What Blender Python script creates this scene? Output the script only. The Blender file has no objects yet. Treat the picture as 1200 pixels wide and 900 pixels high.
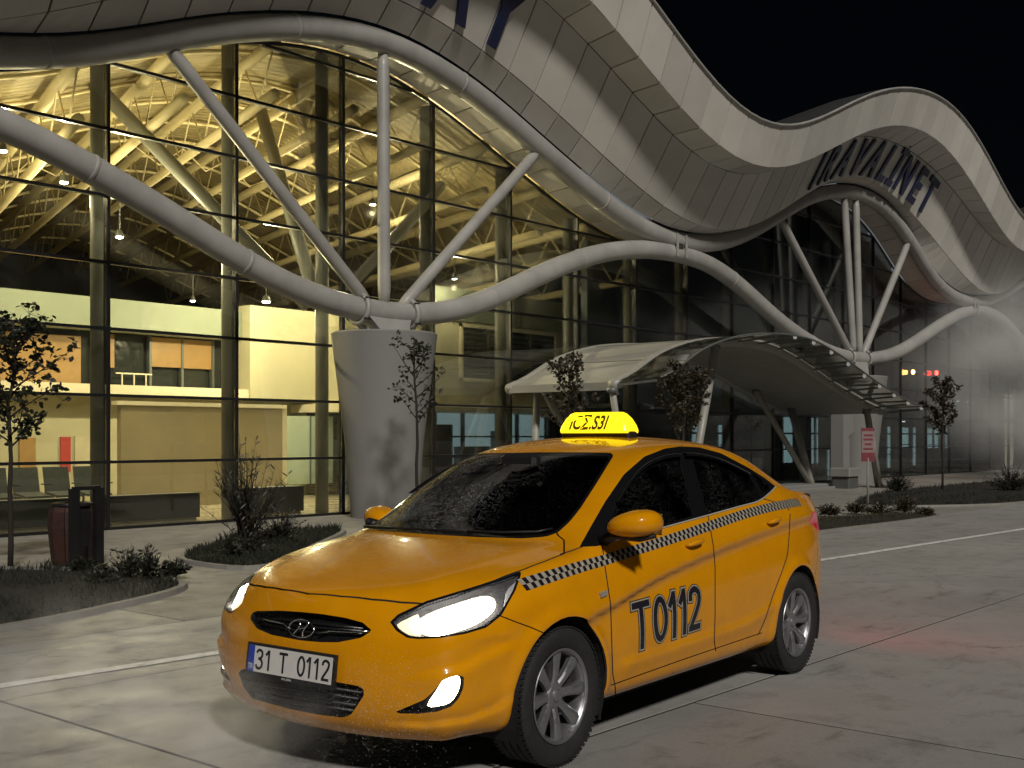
import bpy, bmesh, math, random
import numpy as np
from mathutils import Vector, Matrix
from mathutils.bvhtree import BVHTree

SC = bpy.context.scene
COL = SC.collection
PI = math.pi
R = math.radians

# ------------------------------------------------------------------ camera
CAM_F, CAM_YH, CAM_H = 1370.0, 511.0, 1.465          # focal length and horizon in 1200-px units
CAM_TH, CAM_D = R(40.3), 16.6                         # heading from the facade line, distance to the glass
cam_data = bpy.data.cameras.new('camera')
cam = bpy.data.objects.new('camera', cam_data)
COL.objects.link(cam)
cam.location = (0, -CAM_D, CAM_H)
cam.rotation_euler = (R(90), 0, CAM_TH - R(90))
cam_data.sensor_width = 36.0
cam_data.lens = CAM_F / 1200 * 36
cam_data.shift_y = (CAM_YH - 450) / 1200
cam_data.clip_start = 0.1
cam_data.clip_end = 600
SC.camera = cam

# ------------------------------------------------------------------ night sky, key light
SUN_AZ, SUN_EL = R(-122), R(38.5)                       # direction towards the light
world = bpy.data.worlds.new('World')
SC.world = world
world.use_nodes = True
wn = world.node_tree
bg = wn.nodes['Background']
sky = wn.nodes.new('ShaderNodeTexSky')
sky.sky_type = 'NISHITA'
sky.sun_disc = False
sky.sun_elevation = SUN_EL
sky.sun_rotation = R(90) - SUN_AZ
wn.links.new(sky.outputs[0], bg.inputs[0])
bg.inputs[1].default_value = 0.0004

sun_data = bpy.data.lights.new('sun', 'SUN')
sun_data.energy = 2.45
sun_data.angle = R(5)
sun_data.color = (1.0, 0.955, 0.89)
sun = bpy.data.objects.new('sun', sun_data)
COL.objects.link(sun)
sd = Vector((math.cos(SUN_EL) * math.cos(SUN_AZ), math.cos(SUN_EL) * math.sin(SUN_AZ), math.sin(SUN_EL)))
sun.rotation_euler = sd.to_track_quat('Z', 'Y').to_euler()
sun.location = (0, 0, 40)

SC.view_settings.view_transform = 'Standard'
SC.view_settings.look = 'None'
SC.view_settings.gamma = 1
SC.view_settings.exposure = 0.0
SC.view_settings.use_curve_mapping = False
SC.cycles.transparent_max_bounces = 32
SC.cycles.max_bounces = 8
SC.cycles.use_denoising = True
SC.cycles.sample_clamp_indirect = 4.0
SC.cycles.volume_bounces = 1

# ------------------------------------------------------------------ helpers
def link(o, parent=None):
    COL.objects.link(o)
    if parent is not None:
        o.parent = parent
    return o

def tag(o, label=None, cat=None, group=None, kind=None):
    if label: o['label'] = label
    if cat: o['category'] = cat
    if group: o['group'] = group
    if kind: o['kind'] = kind
    return o

def thing(name, label, cat, loc=(0, 0, 0), rz=0.0, group=None):
    o = bpy.data.objects.new(name, None)
    link(o)
    o.location = loc
    o.rotation_euler = (0, 0, rz)
    o.empty_display_size = 0.2
    return tag(o, label, cat, group)

def mesh_obj(name, verts, faces, mat, parent=None, smooth=False, mats=None, midx=None, sharp=None):
    me = bpy.data.meshes.new(name)
    me.from_pydata([tuple(v) for v in verts], [], [tuple(f) for f in faces])
    for m in (mats or [mat]):
        me.materials.append(m)
    if midx is not None:
        me.polygons.foreach_set('material_index', list(midx))
    if smooth:
        me.polygons.foreach_set('use_smooth', [True] * len(me.polygons))
        if sharp:
            me.set_sharp_from_angle(angle=sharp)
    me.update()
    o = bpy.data.objects.new(name, me)
    return link(o, parent)

def share(name, me, parent=None, loc=(0, 0, 0), rot=(0, 0, 0), scale=(1, 1, 1)):
    o = bpy.data.objects.new(name, me)
    link(o, parent)
    o.location = loc; o.rotation_euler = rot; o.scale = scale
    return o

class MB:
    def __init__(s): s.v = []; s.f = []
    def add(s, v, f):
        n = len(s.v); s.v += [tuple(p) for p in v]; s.f += [tuple(i + n for i in q) for q in f]; return s
    def box(s, x0, x1, y0, y1, z0, z1):
        return s.add([(x0,y0,z0),(x1,y0,z0),(x1,y1,z0),(x0,y1,z0),(x0,y0,z1),(x1,y0,z1),(x1,y1,z1),(x0,y1,z1)],
                     [(3,2,1,0),(4,5,6,7),(0,1,5,4),(1,2,6,5),(2,3,7,6),(3,0,4,7)])
    def cbox(s, x0, x1, y0, y1, z0, z1, b=.01):
        """box with chamfered vertical and top edges"""
        xs = [(x0+b, y0), (x1-b, y0), (x1, y0+b), (x1, y1-b), (x1-b, y1), (x0+b, y1), (x0, y1-b), (x0, y0+b)]
        cx, cy = (x0+x1)/2, (y0+y1)/2
        def ring(z, ins):
            return [(x - math.copysign(ins, x-cx), y - math.copysign(ins, y-cy), z) for x, y in xs]
        v = ring(z0, 0) + ring(z1-b, 0) + ring(z1, b)
        f = []
        for a in (0, 8):
            for i in range(8): f.append((a+i, a+(i+1)%8, a+8+(i+1)%8, a+8+i))
        f.append(tuple(range(16, 24))); f.append(tuple(reversed(range(8))))
        return s.add(v, f)
    def obox(s, c, ax, ay, az):
        c = Vector(c); ax = Vector(ax); ay = Vector(ay); az = Vector(az)
        v = [c+sx*ax+sy*ay+sz*az for sz in (-1,1) for sx, sy in ((-1,-1),(1,-1),(1,1),(-1,1))]
        return s.add(v, [(3,2,1,0),(4,5,6,7),(0,1,5,4),(1,2,6,5),(2,3,7,6),(3,0,4,7)])
    def bar(s, a, b, w, d, up=(0,0,1)):
        a = Vector(a); b = Vector(b); t = (b-a); L = t.length; t.normalize()
        side = t.cross(Vector(up))
        if side.length < 1e-4: side = t.cross(Vector((0,1,0)))
        side.normalize(); u = side.cross(t)
        return s.obox((a+b)/2, t*L/2, side*w/2, u*d/2)
    def tube(s, pts, r, n=8, cap=True):
        pts = [Vector(p) for p in pts]
        rs = r if isinstance(r, (list, tuple)) else [r]*len(pts)
        t0 = (pts[1]-pts[0]).normalized()
        u = t0.cross(Vector((0,0,1)))
        if u.length < 1e-3: u = t0.cross(Vector((1,0,0)))
        u.normalize()
        V = []; F = []
        for i, p in enumerate(pts):
            a = pts[max(i-1,0)]; b = pts[min(i+1,len(pts)-1)]
            t = (b-a)
            if t.length < 1e-9: t = t0
            t.normalize()
            u = (u - t*u.dot(t))
            if u.length < 1e-5: u = t.orthogonal()
            u.normalize(); w = t.cross(u)
            for k in range(n):
                an = 2*PI*k/n
                V.append(p + (u*math.cos(an)+w*math.sin(an))*rs[i])
        for i in range(len(pts)-1):
            for k in range(n):
                F.append((i*n+k, i*n+(k+1)%n, (i+1)*n+(k+1)%n, (i+1)*n+k))
        if cap:
            F.append(tuple(reversed(range(n)))); F.append(tuple((len(pts)-1)*n+k for k in range(n)))
        return s.add(V, F)
    def lathe(s, prof, n=24, c=(0,0,0), axis='z', closed=False):
        V = []; F = []
        m = len(prof)
        for k in range(n):
            an = 2*PI*k/n; ca, sa = math.cos(an), math.sin(an)
            for r, h in prof:
                if axis == 'z': V.append((c[0]+r*ca, c[1]+r*sa, c[2]+h))
                elif axis == 'y': V.append((c[0]+r*ca, c[1]+h, c[2]+r*sa))
                else: V.append((c[0]+h, c[1]+r*ca, c[2]+r*sa))
        for k in range(n):
            for i in range(m if closed else m-1):
                a, b = k*m+i, k*m+(i+1)%m
                c2, d = ((k+1)%n)*m+(i+1)%m, ((k+1)%n)*m+i
                F.append((a, b, c2, d) if axis == 'y' else (a, d, c2, b))
        return s.add(V, F)
    def build(s, name, mat, parent=None, smooth=False, sharp=None):
        return mesh_obj(name, s.v, s.f, mat, parent, smooth, sharp=sharp)

def spline(xs, ys):
    """monotone-ish cubic Hermite interpolation through points, flat extrapolation of slope"""
    xs = np.array(xs, float); ys = np.array(ys, float)
    if xs[0] > xs[-1]: xs = xs[::-1]; ys = ys[::-1]
    d = np.gradient(ys, xs) if len(xs) > 2 else np.array([(ys[1]-ys[0])/(xs[1]-xs[0])]*2)
    def f(x):
        x = np.asarray(x, float)
        i = np.clip(np.searchsorted(xs, x) - 1, 0, len(xs)-2)
        hh = xs[i+1]-xs[i]; t = np.clip((x-xs[i])/hh, 0, 1)
        return ((2*t**3-3*t**2+1)*ys[i] + (t**3-2*t**2+t)*hh*d[i] + (-2*t**3+3*t**2)*ys[i+1] + (t**3-t**2)*hh*d[i+1])
    return f

# pixel (of the 1200x900 frame) -> world point on a plane
_s, _c = math.sin(CAM_TH), math.cos(CAM_TH)
def _ray(px, py):
    a = (px-600)/CAM_F
    return (_c+a*_s, _s-a*_c, (CAM_YH-py)/CAM_F)
def on_y(px, py, Y):
    r = _ray(px, py); t = (Y+CAM_D)/r[1]
    return Vector((r[0]*t, Y, CAM_H+r[2]*t))
def on_z(px, py, Z=0.0):
    r = _ray(px, py); t = (Z-CAM_H)/r[2]
    return Vector((r[0]*t, -CAM_D+r[1]*t, Z))

# ------------------------------------------------------------------ materials
def mat_nodes(name):
    m = bpy.data.materials.new(name); m.use_nodes = True
    nt = m.node_tree
    return m, nt, nt.nodes['Principled BSDF']

def noise(nt, scale, detail=4, rough=.55, coord='Object', vec=None, w=None):
    n = nt.nodes.new('ShaderNodeTexNoise')
    n.inputs['Scale'].default_value = scale; n.inputs['Detail'].default_value = detail
    n.inputs['Roughness'].default_value = rough
    if vec is None:
        tc = nt.nodes.new('ShaderNodeTexCoord')
        vec = tc.outputs[coord]
    nt.links.new(vec, n.inputs['Vector'])
    return n

def ramp(nt, src, stops):
    r = nt.nodes.new('ShaderNodeValToRGB')
    el = r.color_ramp.elements
    el[0].position, el[0].color = stops[0][0], (*stops[0][1], 1)
    el[1].position, el[1].color = stops[-1][0], (*stops[-1][1], 1)
    for p, c in stops[1:-1]:
        e = el.new(p); e.color = (*c, 1)
    nt.links.new(src, r.inputs[0])
    return r

def bump(nt, bsdf, src, strength=.2, dist=.01):
    b = nt.nodes.new('ShaderNodeBump')
    b.inputs['Strength'].default_value = strength; b.inputs['Distance'].default_value = dist
    nt.links.new(src, b.inputs['Height']); nt.links.new(b.outputs[0], bsdf.inputs['Normal'])
    return b

def surf(name, col, rough=.5, metal=0.0, var=.12, vscale=3.0, bmp=0.0, bscale=40.0, spec=.5, coat=0.0, coord='Object', rvar=.1):
    """painted / plain surface with slight uneven tone, uneven gloss and optional relief"""
    m, nt, b = mat_nodes(name)
    n = noise(nt, vscale, 6, .6, coord)
    lo = tuple(c*(1-var) for c in col); hi = tuple(min(1, c*(1+var)) for c in col)
    r = ramp(nt, n.outputs[0], [(.25, lo), (.75, hi)])
    nt.links.new(r.outputs[0], b.inputs['Base Color'])
    mr = nt.nodes.new('ShaderNodeMapRange')
    mr.inputs[1].default_value = .3; mr.inputs[2].default_value = .7
    mr.inputs[3].default_value = max(.02, rough-rvar); mr.inputs[4].default_value = min(1, rough+rvar)
    n2 = noise(nt, vscale*2.3, 5, .65, coord)
    nt.links.new(n2.outputs[0], mr.inputs[0]); nt.links.new(mr.outputs[0], b.inputs['Roughness'])
    b.inputs['Metallic'].default_value = metal
    b.inputs['Specular IOR Level'].default_value = spec
    b.inputs['Coat Weight'].default_value = coat
    b.inputs['Coat Roughness'].default_value = .04
    if bmp:
        n3 = noise(nt, bscale, 6, .6, coord)
        bump(nt, b, n3.outputs[0], bmp, .01)
    return m

def emit(name, col, strength, base=None):
    m, nt, b = mat_nodes(name)
    b.inputs['Base Color'].default_value = (*(base or col), 1)
    b.inputs['Emission Color'].default_value = (*col, 1)
    b.inputs['Emission Strength'].default_value = strength
    b.inputs['Roughness'].default_value = .3
    return m

def glass_mat(name, tint=(.9, .93, .9), refl=.05, rough=.02, maxr=1.0, dirt=0.0, dirtcol=(.5,.5,.45), dscale=2.0, density=None):
    """thin pane: tinted see-through layer under a Fresnel reflection, with faint dust"""
    m = bpy.data.materials.new(name); m.use_nodes = True
    nt = m.node_tree; nt.nodes.clear()
    out = nt.nodes.new('ShaderNodeOutputMaterial')
    tr = nt.nodes.new('ShaderNodeBsdfTransparent'); tr.inputs[0].default_value = (*tint, 1)
    gl = nt.nodes.new('ShaderNodeBsdfGlossy'); gl.inputs['Roughness'].default_value = rough
    fr = nt.nodes.new('ShaderNodeFresnel'); fr.inputs[0].default_value = 1.5
    mul = nt.nodes.new('ShaderNodeMath'); mul.operation = 'MULTIPLY_ADD'
    mul.inputs[1].default_value = maxr; mul.inputs[2].default_value = refl
    nt.links.new(fr.outputs[0], mul.inputs[0])
    mx = nt.nodes.new('ShaderNodeMixShader')
    nt.links.new(mul.outputs[0], mx.inputs[0]); nt.links.new(tr.outputs[0], mx.inputs[1]); nt.links.new(gl.outputs[0], mx.inputs[2])
    last = mx
    if dirt:
        df = nt.nodes.new('ShaderNodeBsdfDiffuse'); df.inputs[0].default_value = (*dirtcol, 1)
        n = noise(nt, dscale, 8, .7)
        mr = nt.nodes.new('ShaderNodeMapRange'); mr.inputs[1].default_value = .4; mr.inputs[2].default_value = .8
        mr.inputs[3].default_value = 0; mr.inputs[4].default_value = dirt
        nt.links.new(n.outputs[0], mr.inputs[0])
        m2 = nt.nodes.new('ShaderNodeMixShader')
        nt.links.new(mr.outputs[0], m2.inputs[0]); nt.links.new(mx.outputs[0], m2.inputs[1]); nt.links.new(df.outputs[0], m2.inputs[2])
        last = m2
    nt.links.new(last.outputs[0], out.inputs[0])
    return m

def text_mesh(body, size, bold=0.0, extrude=0.0, sx=1.0, shear=0.0, align='CENTER', spacing=1.0):
    """text outline as verts / faces (x right, y up), via a temporary font curve"""
    cu = bpy.data.curves.new('text_tmp', 'FONT')
    cu.body = body; cu.size = size; cu.offset = bold; cu.extrude = extrude
    cu.align_x = align; cu.align_y = 'CENTER'; cu.shear = shear; cu.space_character = spacing
    cu.resolution_u = 4
    o = bpy.data.objects.new('text_tmp', cu); COL.objects.link(o)
    dg = bpy.context.evaluated_depsgraph_get(); dg.update()
    me = o.evaluated_get(dg).to_mesh()
    v = [(p.co.x*sx, p.co.y, p.co.z) for p in me.vertices]
    f = [tuple(p.vertices) for p in me.polygons]
    o.evaluated_get(dg).to_mesh_clear()
    bpy.data.objects.remove(o); bpy.data.curves.remove(cu)
    return v, f
# =================================================================== THE TERMINAL
STEEL = surf('white_painted_steel', (.32, .31, .285), .45, var=.2, vscale=1.5, bmp=.05, bscale=30)
PANEL_MATS = [surf('cladding_panel_%s' % 'abcd'[q], tuple(c*f for c in (.56, .532, .48)), .45, var=.09, vscale=.9, bmp=.04, bscale=8, rvar=.08)
              for q, f in enumerate((1.0, .92, 1.06, .86))]
JOINT = surf('dark_joint', (.03, .028, .025), .8)
FRAME = surf('dark_window_frame', (.012, .012, .013), .35, var=.15)
POST = surf('grey_green_steel', (.20, .20, .165), .45, var=.12, vscale=2)
CONC = surf('smooth_white_concrete', (.21, .207, .195), .7, var=.03, vscale=1.3, bmp=.12, bscale=14)
PANE = glass_mat('facade_glass', (.93, .95, .93), .012, .015, .85, dirt=.05, dirtcol=(.35, .34, .3), dscale=.8)
CREAM = surf('cream_wall', (.48, .455, .31), .75, var=.06, vscale=1.2)
NAVY = surf('navy_letters', (.012, .016, .055), .4, var=.1)
TRUSS = surf('yellow_white_truss_paint', (.68, .58, .33), .5, var=.08, vscale=2)
DECK = None

UTx = [-6,-2,1.5,4.3,7.6,8.9,10.2,12.4,14.7,17,19.2,20.7,22.3,24.2,26.2,27.7,29.2,31.8,34,35.9,37.9,39.6,41.2,43.1,45.5,48.5,51.7,55,58]
UTz = [8.3,7.8,6.8,6.3,6.65,7.0,7.55,8.3,8.62,8.27,7.52,7.0,6.5,6.25,6.4,6.8,7.4,8.5,9.0,9.1,8.75,8.0,7.15,6.65,6.6,7.1,8.0,8.7,8.9]
LTx = [-8,-4,0,4.3,7.6,10.1,12.2,14.6,17,19.2,21.2,24,26.2,27.7,29.2,31,33,35.4,38.4,40.4,42.9,45.6,48,50.1,51.8,54,57]
LTz = [3.8,4.1,5.4,6.0,5.7,4.88,4.05,3.68,4.0,4.88,5.55,5.95,5.85,5.45,4.9,4.38,4.0,3.9,4.3,4.9,5.7,6.3,6.3,5.9,5.3,4.5,4]
ut, lt = spline(UTx, UTz), spline(LTx, LTz)
def smooth_f(f, w=.8):
    return lambda x: float(np.mean([f(x+d*w) for d in (-1, -.5, 0, .5, 1)]))
ut, lt = smooth_f(ut), smooth_f(lt)
WP, WX0 = 20.7, 14.6
def edge_f(co):
    def f(X):
        w = 2*PI*(X-WX0)/WP; u = (X-25)/20
        return co[0]+co[1]*u+co[2]*math.cos(w)+co[3]*u*math.cos(w)+co[4]*math.sin(w)+co[5]*math.cos(2*w)+co[6]*math.sin(2*w)
    return f
e1 = edge_f([7.99,.22,1.346,-.08,-.02,-.035,-.073]); e2 = edge_f([9.25,.40,1.29,-.33,0,-.105,-.002])
e3 = edge_f([9.36,.295,1.39,-.10,0,-.065,.037]); e4 = edge_f([10.38,.32,1.432,-.083,.006,-.106,.07])
TY = -1.1
EDGE = {'t': (TY-.12, lambda X: ut(X)+.24), '1': (-1.6, e1), '2': (-2.35, e2), '3': (-3.05, e3), '4': (-3.40, e4)}

term = thing('airport_terminal', 'curved airport terminal with wavy panelled roof edge and tall lit glass facade', 'building', (0, 0, 0))

def wave_tube(name, f, y, x0, x1, r, mat, dx=.5, n=14):
    pts = [(x, y, f(x)) for x in np.arange(x0, x1+.01, dx)]
    return MB().tube(pts, r, n).build(name, mat, term, True)
def collars(tube, f, r, xs):
    for x in xs:
        t = Vector((1, 0, (f(x+.2)-f(x-.2))/.4)).normalized()*.035; p = Vector((x, TY, f(x)))
        MB().tube([p-t, p-t*.7, p+t*.7, p+t], [r+.001, r+.010, r+.010, r+.001], 16).build('weld_collar', STEEL, tube, True)
up_tube = wave_tube('upper_arch_tube', ut, TY, -4, 56, .225, STEEL)
lo_tube = wave_tube('lower_arch_tube', lt, TY, -6, 56, .215, STEEL)

collars(up_tube, ut, .225, (8.2, 12.6, 16.7, 21.4, 28.3, 32.5, 37.2, 42.0, 48))
collars(lo_tube, lt, .215, (8.9, 11.6, 17.6, 20.6, 27.2, 31.8, 38.4, 42.2, 49))
# ---- fascia strips: a dark backing with separate panels proud of it
PW = .80
def strip(name, a, b, x0=-3.2, x1=56, matsel=None, thick=.03):
    (ya, fa), (yb, fb) = EDGE[a], EDGE[b]
    down = name in ('soffit_strip', 'recess_strip', 'inner_soffit')
    def orient(t):
        n_ = Vector((0, -t.z, t.y))
        return -n_ if (n_.z > 0 if down else n_.y > 0) else n_
    xs = np.arange(x0, x1+.01, PW/2)
    V_ = []; F_ = []
    for x in xs:
        za, zb = fa(x), fb(x)
        t = Vector((0, yb-ya, zb-za)).normalized(); nrm = orient(t)
        V_ += [Vector((x, ya, za))-nrm*.035, Vector((x, yb, zb))-nrm*.035]
    for q in range(len(xs)-1): F_.append((2*q, 2*q+1, 2*q+3, 2*q+2))
    back = mesh_obj(name, V_, F_, JOINT, term)
    g = .017
    k = 0
    x = x0
    rnd = random.Random(hash(name) % 1000 if False else len(name))
    while x < x1-.01:
        xa, xb = x+g, x+PW-g
        V_ = []
        for xx in (xa, (xa+xb)/2, xb):
            A = Vector((xx, ya, fa(xx))); B = Vector((xx, yb, fb(xx)))
            t = (B-A).normalized(); nrm = orient(t)
            ins = t*.010
            jit = rnd.uniform(-.003, .003)
            V_ += [A+ins+nrm*jit, B-ins+nrm*jit, A+ins-nrm*thick, B-ins-nrm*thick]
        F_ = []
        for q in (0, 4):
            F_ += [(q, q+4, q+5, q+1), (q+2, q+3, q+7, q+6), (q, q+2, q+6, q+4), (q+1, q+5, q+7, q+3)]
        F_ += [(0, 1, 3, 2), (8, 10, 11, 9)]
        mesh_obj('panel', V_, F_, PANEL_MATS[rnd.choice((0, 0, 1, 2, 3, 0))], back)
        x += PW; k += 1
    return back
st_soffit = strip('soffit_strip', 't', '1')
st_sign = strip('sign_band', '1', '2')
st_rec = strip('recess_strip', '2', '3')
st_top = strip('top_band', '3', '4')
# inner soffit between the tube and the glass head
EDGE['g'] = (-.06, lambda X: ut(X)+.02); EDGE['u'] = (TY+.16, lambda X: ut(X)+.10)
st_in = strip('inner_soffit', 'u', 'g')
# coping and roof sheet
MB().tube([(x, -3.42, e4(x)+.01) for x in np.arange(-3, 56.1, .5)], .035, 8).build('roof_coping', STEEL, term, True)
xs = np.arange(-3.2, 56.1, .6)
V_ = []; F_ = []
sec = [(-3.40, 0), (-3.1, .06), (-2.2, .02), (-.5, -.25), (.4, -.5)]
for x in xs:
    for y, dz in sec: V_.append((x, y, e4(x)+dz))
m_ = len(sec)
for q in range(len(xs)-1):
    for r2 in range(m_-1): F_.append((q*m_+r2, q*m_+m_+r2, q*m_+m_+r2+1, q*m_+r2+1))
mesh_obj('roof_edge_sheet', V_, F_, surf('roof_sheet', (.03, .03, .03), .6), term, smooth=True)

# ---- oblique ceiling over the hall: deck, trusses, purlins
OB = .328
m, nt, b = mat_nodes('ribbed_ceiling_deck')
tc = nt.nodes.new('ShaderNodeTexCoord'); wv = nt.nodes.new('ShaderNodeTexWave'); wv.bands_direction = 'Y'
wv.inputs['Scale'].default_value = 1.4; wv.inputs['Distortion'].default_value = .0
nt.links.new(tc.outputs['Object'], wv.inputs['Vector'])
rp = ramp(nt, noise(nt, 1.5, 5).outputs[0], [(.3, (.24, .19, .09)), (.7, (.34, .275, .13))])
nt.links.new(rp.outputs[0], b.inputs['Base Color']); b.inputs['Roughness'].default_value = .6
bump(nt, b, wv.outputs[0], .8, .05)
DECK = m
xs = np.arange(-8, 34.1, .5); ys = np.arange(.1, 27.2, 1.5)
V_ = []; F_ = []
for x in xs:
    for y in ys: V_.append((x+OB*y, y, ut(min(max(x, -6), 56))+.30))
n_ = len(ys)
for a in range(len(xs)-1):
    for c in range(n_-1): F_.append((a*n_+c, a*n_+n_+c, a*n_+n_+c+1, a*n_+c+1))
mesh_obj('ceiling_deck', V_, F_, DECK, term, smooth=True)
# closing sheet above so that no light leaks out
V2 = [(v[0], v[1], v[2]+.12) for v in V_]
mesh_obj('roof_deck', V2, F_, JOINT, term)
TY1 = 25.0
x = -2.0
ti = 0
while x < 25.5:
    zt = ut(x)+.12; dpt = .95
    A = Vector((x+OB*.25, .25, zt)); B = Vector((x+OB*TY1, TY1, zt))
    tr = MB().tube([A, B], .115, 10).build('roof_truss', TRUSS, term, True)
    MB().tube([A-Vector((0, 0, dpt)), B-Vector((0, 0, dpt))], .095, 8).build('bottom_chord', TRUSS, tr, True)
    npt = 30
    zz = [A.lerp(B, q/npt)-Vector((0, 0, dpt if q % 2 else 0)) for q in range(npt+1)]
    MB().tube(zz, .018, 5).build('web_member', TRUSS, tr, True)
    x += 1.9; ti += 1
for y in (1.2, 3.0, 4.8, 6.6, 8.4, 10.2, 12.0, 14.0, 16.0, 18.5, 21.0, 24.0):
    pts = [(xx+OB*y, y, ut(xx)+.19) for xx in np.arange(-3, 27.1, .75)]
    MB().tube(pts, .04, 6).build('purlin', TRUSS, term, True)
    if y in (8.4,):
        zz = []
        for q, xx in enumerate(np.arange(-2.0, 25.6, .675)):
            zz.append((xx+OB*(y+.3), y+.3, ut(xx)+(.10 if q % 2 == 0 else -.36)))
        MB().tube(zz, .02, 6).build('cross_bracing', TRUSS, term, True)

# ---- glazing
MX = [9.82+2.42*k for k in range(-4, 22)]
RZ = [.02, 1.06, 2.10, 3.14, 4.17, 5.21, 6.25, 7.29, 8.33, 9.37]
ghead = lambda X: ut(X)-.02
PG = .028
for a, b_ in zip(MX[:-1], MX[1:]):
    for z0, z1 in zip(RZ[:-1], RZ[1:]):
        xs = np.linspace(a+PG, b_-PG, 7)
        top = [min(z1-PG, ghead(x)-.02) for x in xs]
        if max(top) < z0+PG+.06: continue
        pts = [(x, t) for x, t in zip(xs, top) if t > z0+PG+.01]
        if len(pts) < 2: continue
        lo = [(p[0], z0+PG) for p in pts]
        ring = [(lo[0][0], lo[0][1]), (lo[-1][0], lo[-1][1])]+pts[::-1]
        if abs(max(top)-(z1-PG)) < 1e-6 and abs(min(top)-(z1-PG)) < 1e-6:
            ring = [(xs[0], z0+PG), (xs[-1], z0+PG), (xs[-1], z1-PG), (xs[0], z1-PG)]
        n_ = len(ring)
        V_ = [(x, -.006, z) for x, z in ring]+[(x, .006, z) for x, z in ring]
        F_ = [tuple(range(n_)), tuple(reversed(range(n_, 2*n_)))]+[(q, n_+q, n_+(q+1) % n_, (q+1) % n_) for q in range(n_)]
        mesh_obj('glass_pane', V_, F_, PANE, term)
for x in MX:
    MB().box(x-.026, x+.026, -.045, .07, .0, ghead(x)).build('mullion', FRAME, term)
def spans(z):
    out = []; cur = None
    for x in np.arange(MX[0], MX[-1]+.01, .1):
        if ghead(x) > z+.02:
            cur = [x, x] if cur is None else [cur[0], x]
        elif cur: out.append(cur); cur = None
    if cur: out.append(cur)
    return out
for z in RZ[:-1]:
    for a, b_ in spans(z):
        if b_-a > .3: MB().box(a, b_, -.038, .05, z-.024, z+.024).build('transom', FRAME, term)
MB().tube([(x, -.01, ghead(x)) for x in np.arange(MX[0], MX[-1], .4)], .035, 6).build('glazing_head', FRAME, term, True)
px_posts = [9.91, 12.40, 14.52, 17.31, 19.69, 22.15, 24.65, 27.08]+[29.6+2.42*q for q in range(13)]+[7.45, 5.0, 2.6]
for x in px_posts:
    MB().tube([(x, .42, 0), (x, .42, ut(x)+.1)], .125, 14).build('facade_post', POST, term, True)
    if x < 24:
        for z in RZ[1:8]:
            if z < ut(x): pass

# ---- tree columns with struts
def tree_column(X, strut_px, first):
    col = MB().lathe([(.001, 0), (.60, 0), (.63, .35), (.72, 1.4), (.86, 2.5), (.955, 3.24), (.965, 3.30), (.955, 3.325), (.90, 3.33), (.001, 3.33)], 40, (X, TY, 0)).build('column', CONC, term, True, R(30))
    V_ = MB(); zt = lt(X)
    neck = MB()
    neck.add([(X-.33, TY-.3, 3.32), (X+.33, TY-.3, 3.32), (X+.33, TY+.3, 3.32), (X-.33, TY+.3, 3.32),
              (X-.52, TY-.17, zt-.1), (X+.52, TY-.17, zt-.1), (X+.52, TY+.17, zt-.1), (X-.52, TY+.17, zt-.1)],
             [(0,1,5,4),(1,2,6,5),(2,3,7,6),(3,0,4,7),(4,5,6,7),(3,2,1,0)]).build('column_neck', STEEL, col)
    for dx in (-.62, .62):
        c = Vector((X+dx, TY, lt(X+dx))); n_ = 14
        slope = Vector((1, 0, (lt(X+dx+.2)-lt(X+dx-.2))/.4)).normalized(); up = Vector((-slope.z, 0, slope.x))
        pts = [c+up*(.262*math.cos(2*PI*q/n_))+Vector((0, .262*math.sin(2*PI*q/n_), 0)) for q in range(n_+1)]
        cl = MB().tube(pts, .045, 8, False).build('tube_clamp', STEEL, col, True)
        MB().bar(c-up*.26, Vector((X+dx*.55, TY, 3.32)), .10, .06).build('clamp_plate', STEEL, cl)
        for q in (2, 5, 9, 12):
            p = c+up*(.30*math.cos(2*PI*q/n_))+Vector((0, .30*math.sin(2*PI*q/n_), 0))
            MB().tube([p-slope*.07, p+slope*.07], .016, 6).build('clamp_bolt', FRAME, cl)
    for (xa, za, xb, zb) in strut_px:
        a = Vector((xa, TY, za)); b_ = Vector((xb, TY, zb)); d = (b_-a)
        MB().tube([a, a+d*.06, a+d*.94, b_], [.09, .115, .115, .085], 14).build('strut', STEEL, term, True)
X1, X2 = 14.69, 34.95
tree_column(X1, [(X1-.35, lt(X1)+.1, 10.15, ut(10.15)-.1), (X1, lt(X1)+.12, 14.66, ut(14.66)-.15), (X1+.38, lt(X1)+.1, 19.11, ut(19.11)-.1)], True)
tree_column(X2, [(X2-.35, lt(X2)+.1, 29.9, ut(29.9)-.1), (X2-.18, lt(X2)+.12, 34.1, ut(34.1)-.15), (X2+.28, lt(X2)+.12, 34.95, ut(34.9)-.15), (X2+.5, lt(X2)+.1, 39.2, ut(39.2)-.1)], False)
# inner struts behind the glass
for (xa, za, xb, yb, zb) in ((14.3, 3.9, 11.2, 3.0, 8.0), (14.5, 4.0, 15.4, 3.4, 8.3), (15.0, 4.0, 19.4, 2.0, 7.2)):
    MB().tube([(xa, .55, za), (xb, yb, zb)], .13, 12).build('inner_strut', POST, term, True)
# hinge blocks where the two tubes touch
for x in (24.4, 45.3, 4.2):
    MB().cbox(x-.16, x+.16, TY-.2, TY+.2, lt(x)-.05, ut(x)+.05, .03).build('hinge_block', JOINT, term)
    for dx in (-.2, .2):
        MB().bar((x+dx, TY-.24, lt(x)-.12), (x+dx, TY-.24, ut(x)+.12), .07, .03, (0, 1, 0)).build('hinge_plate', STEEL, term)

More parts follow.
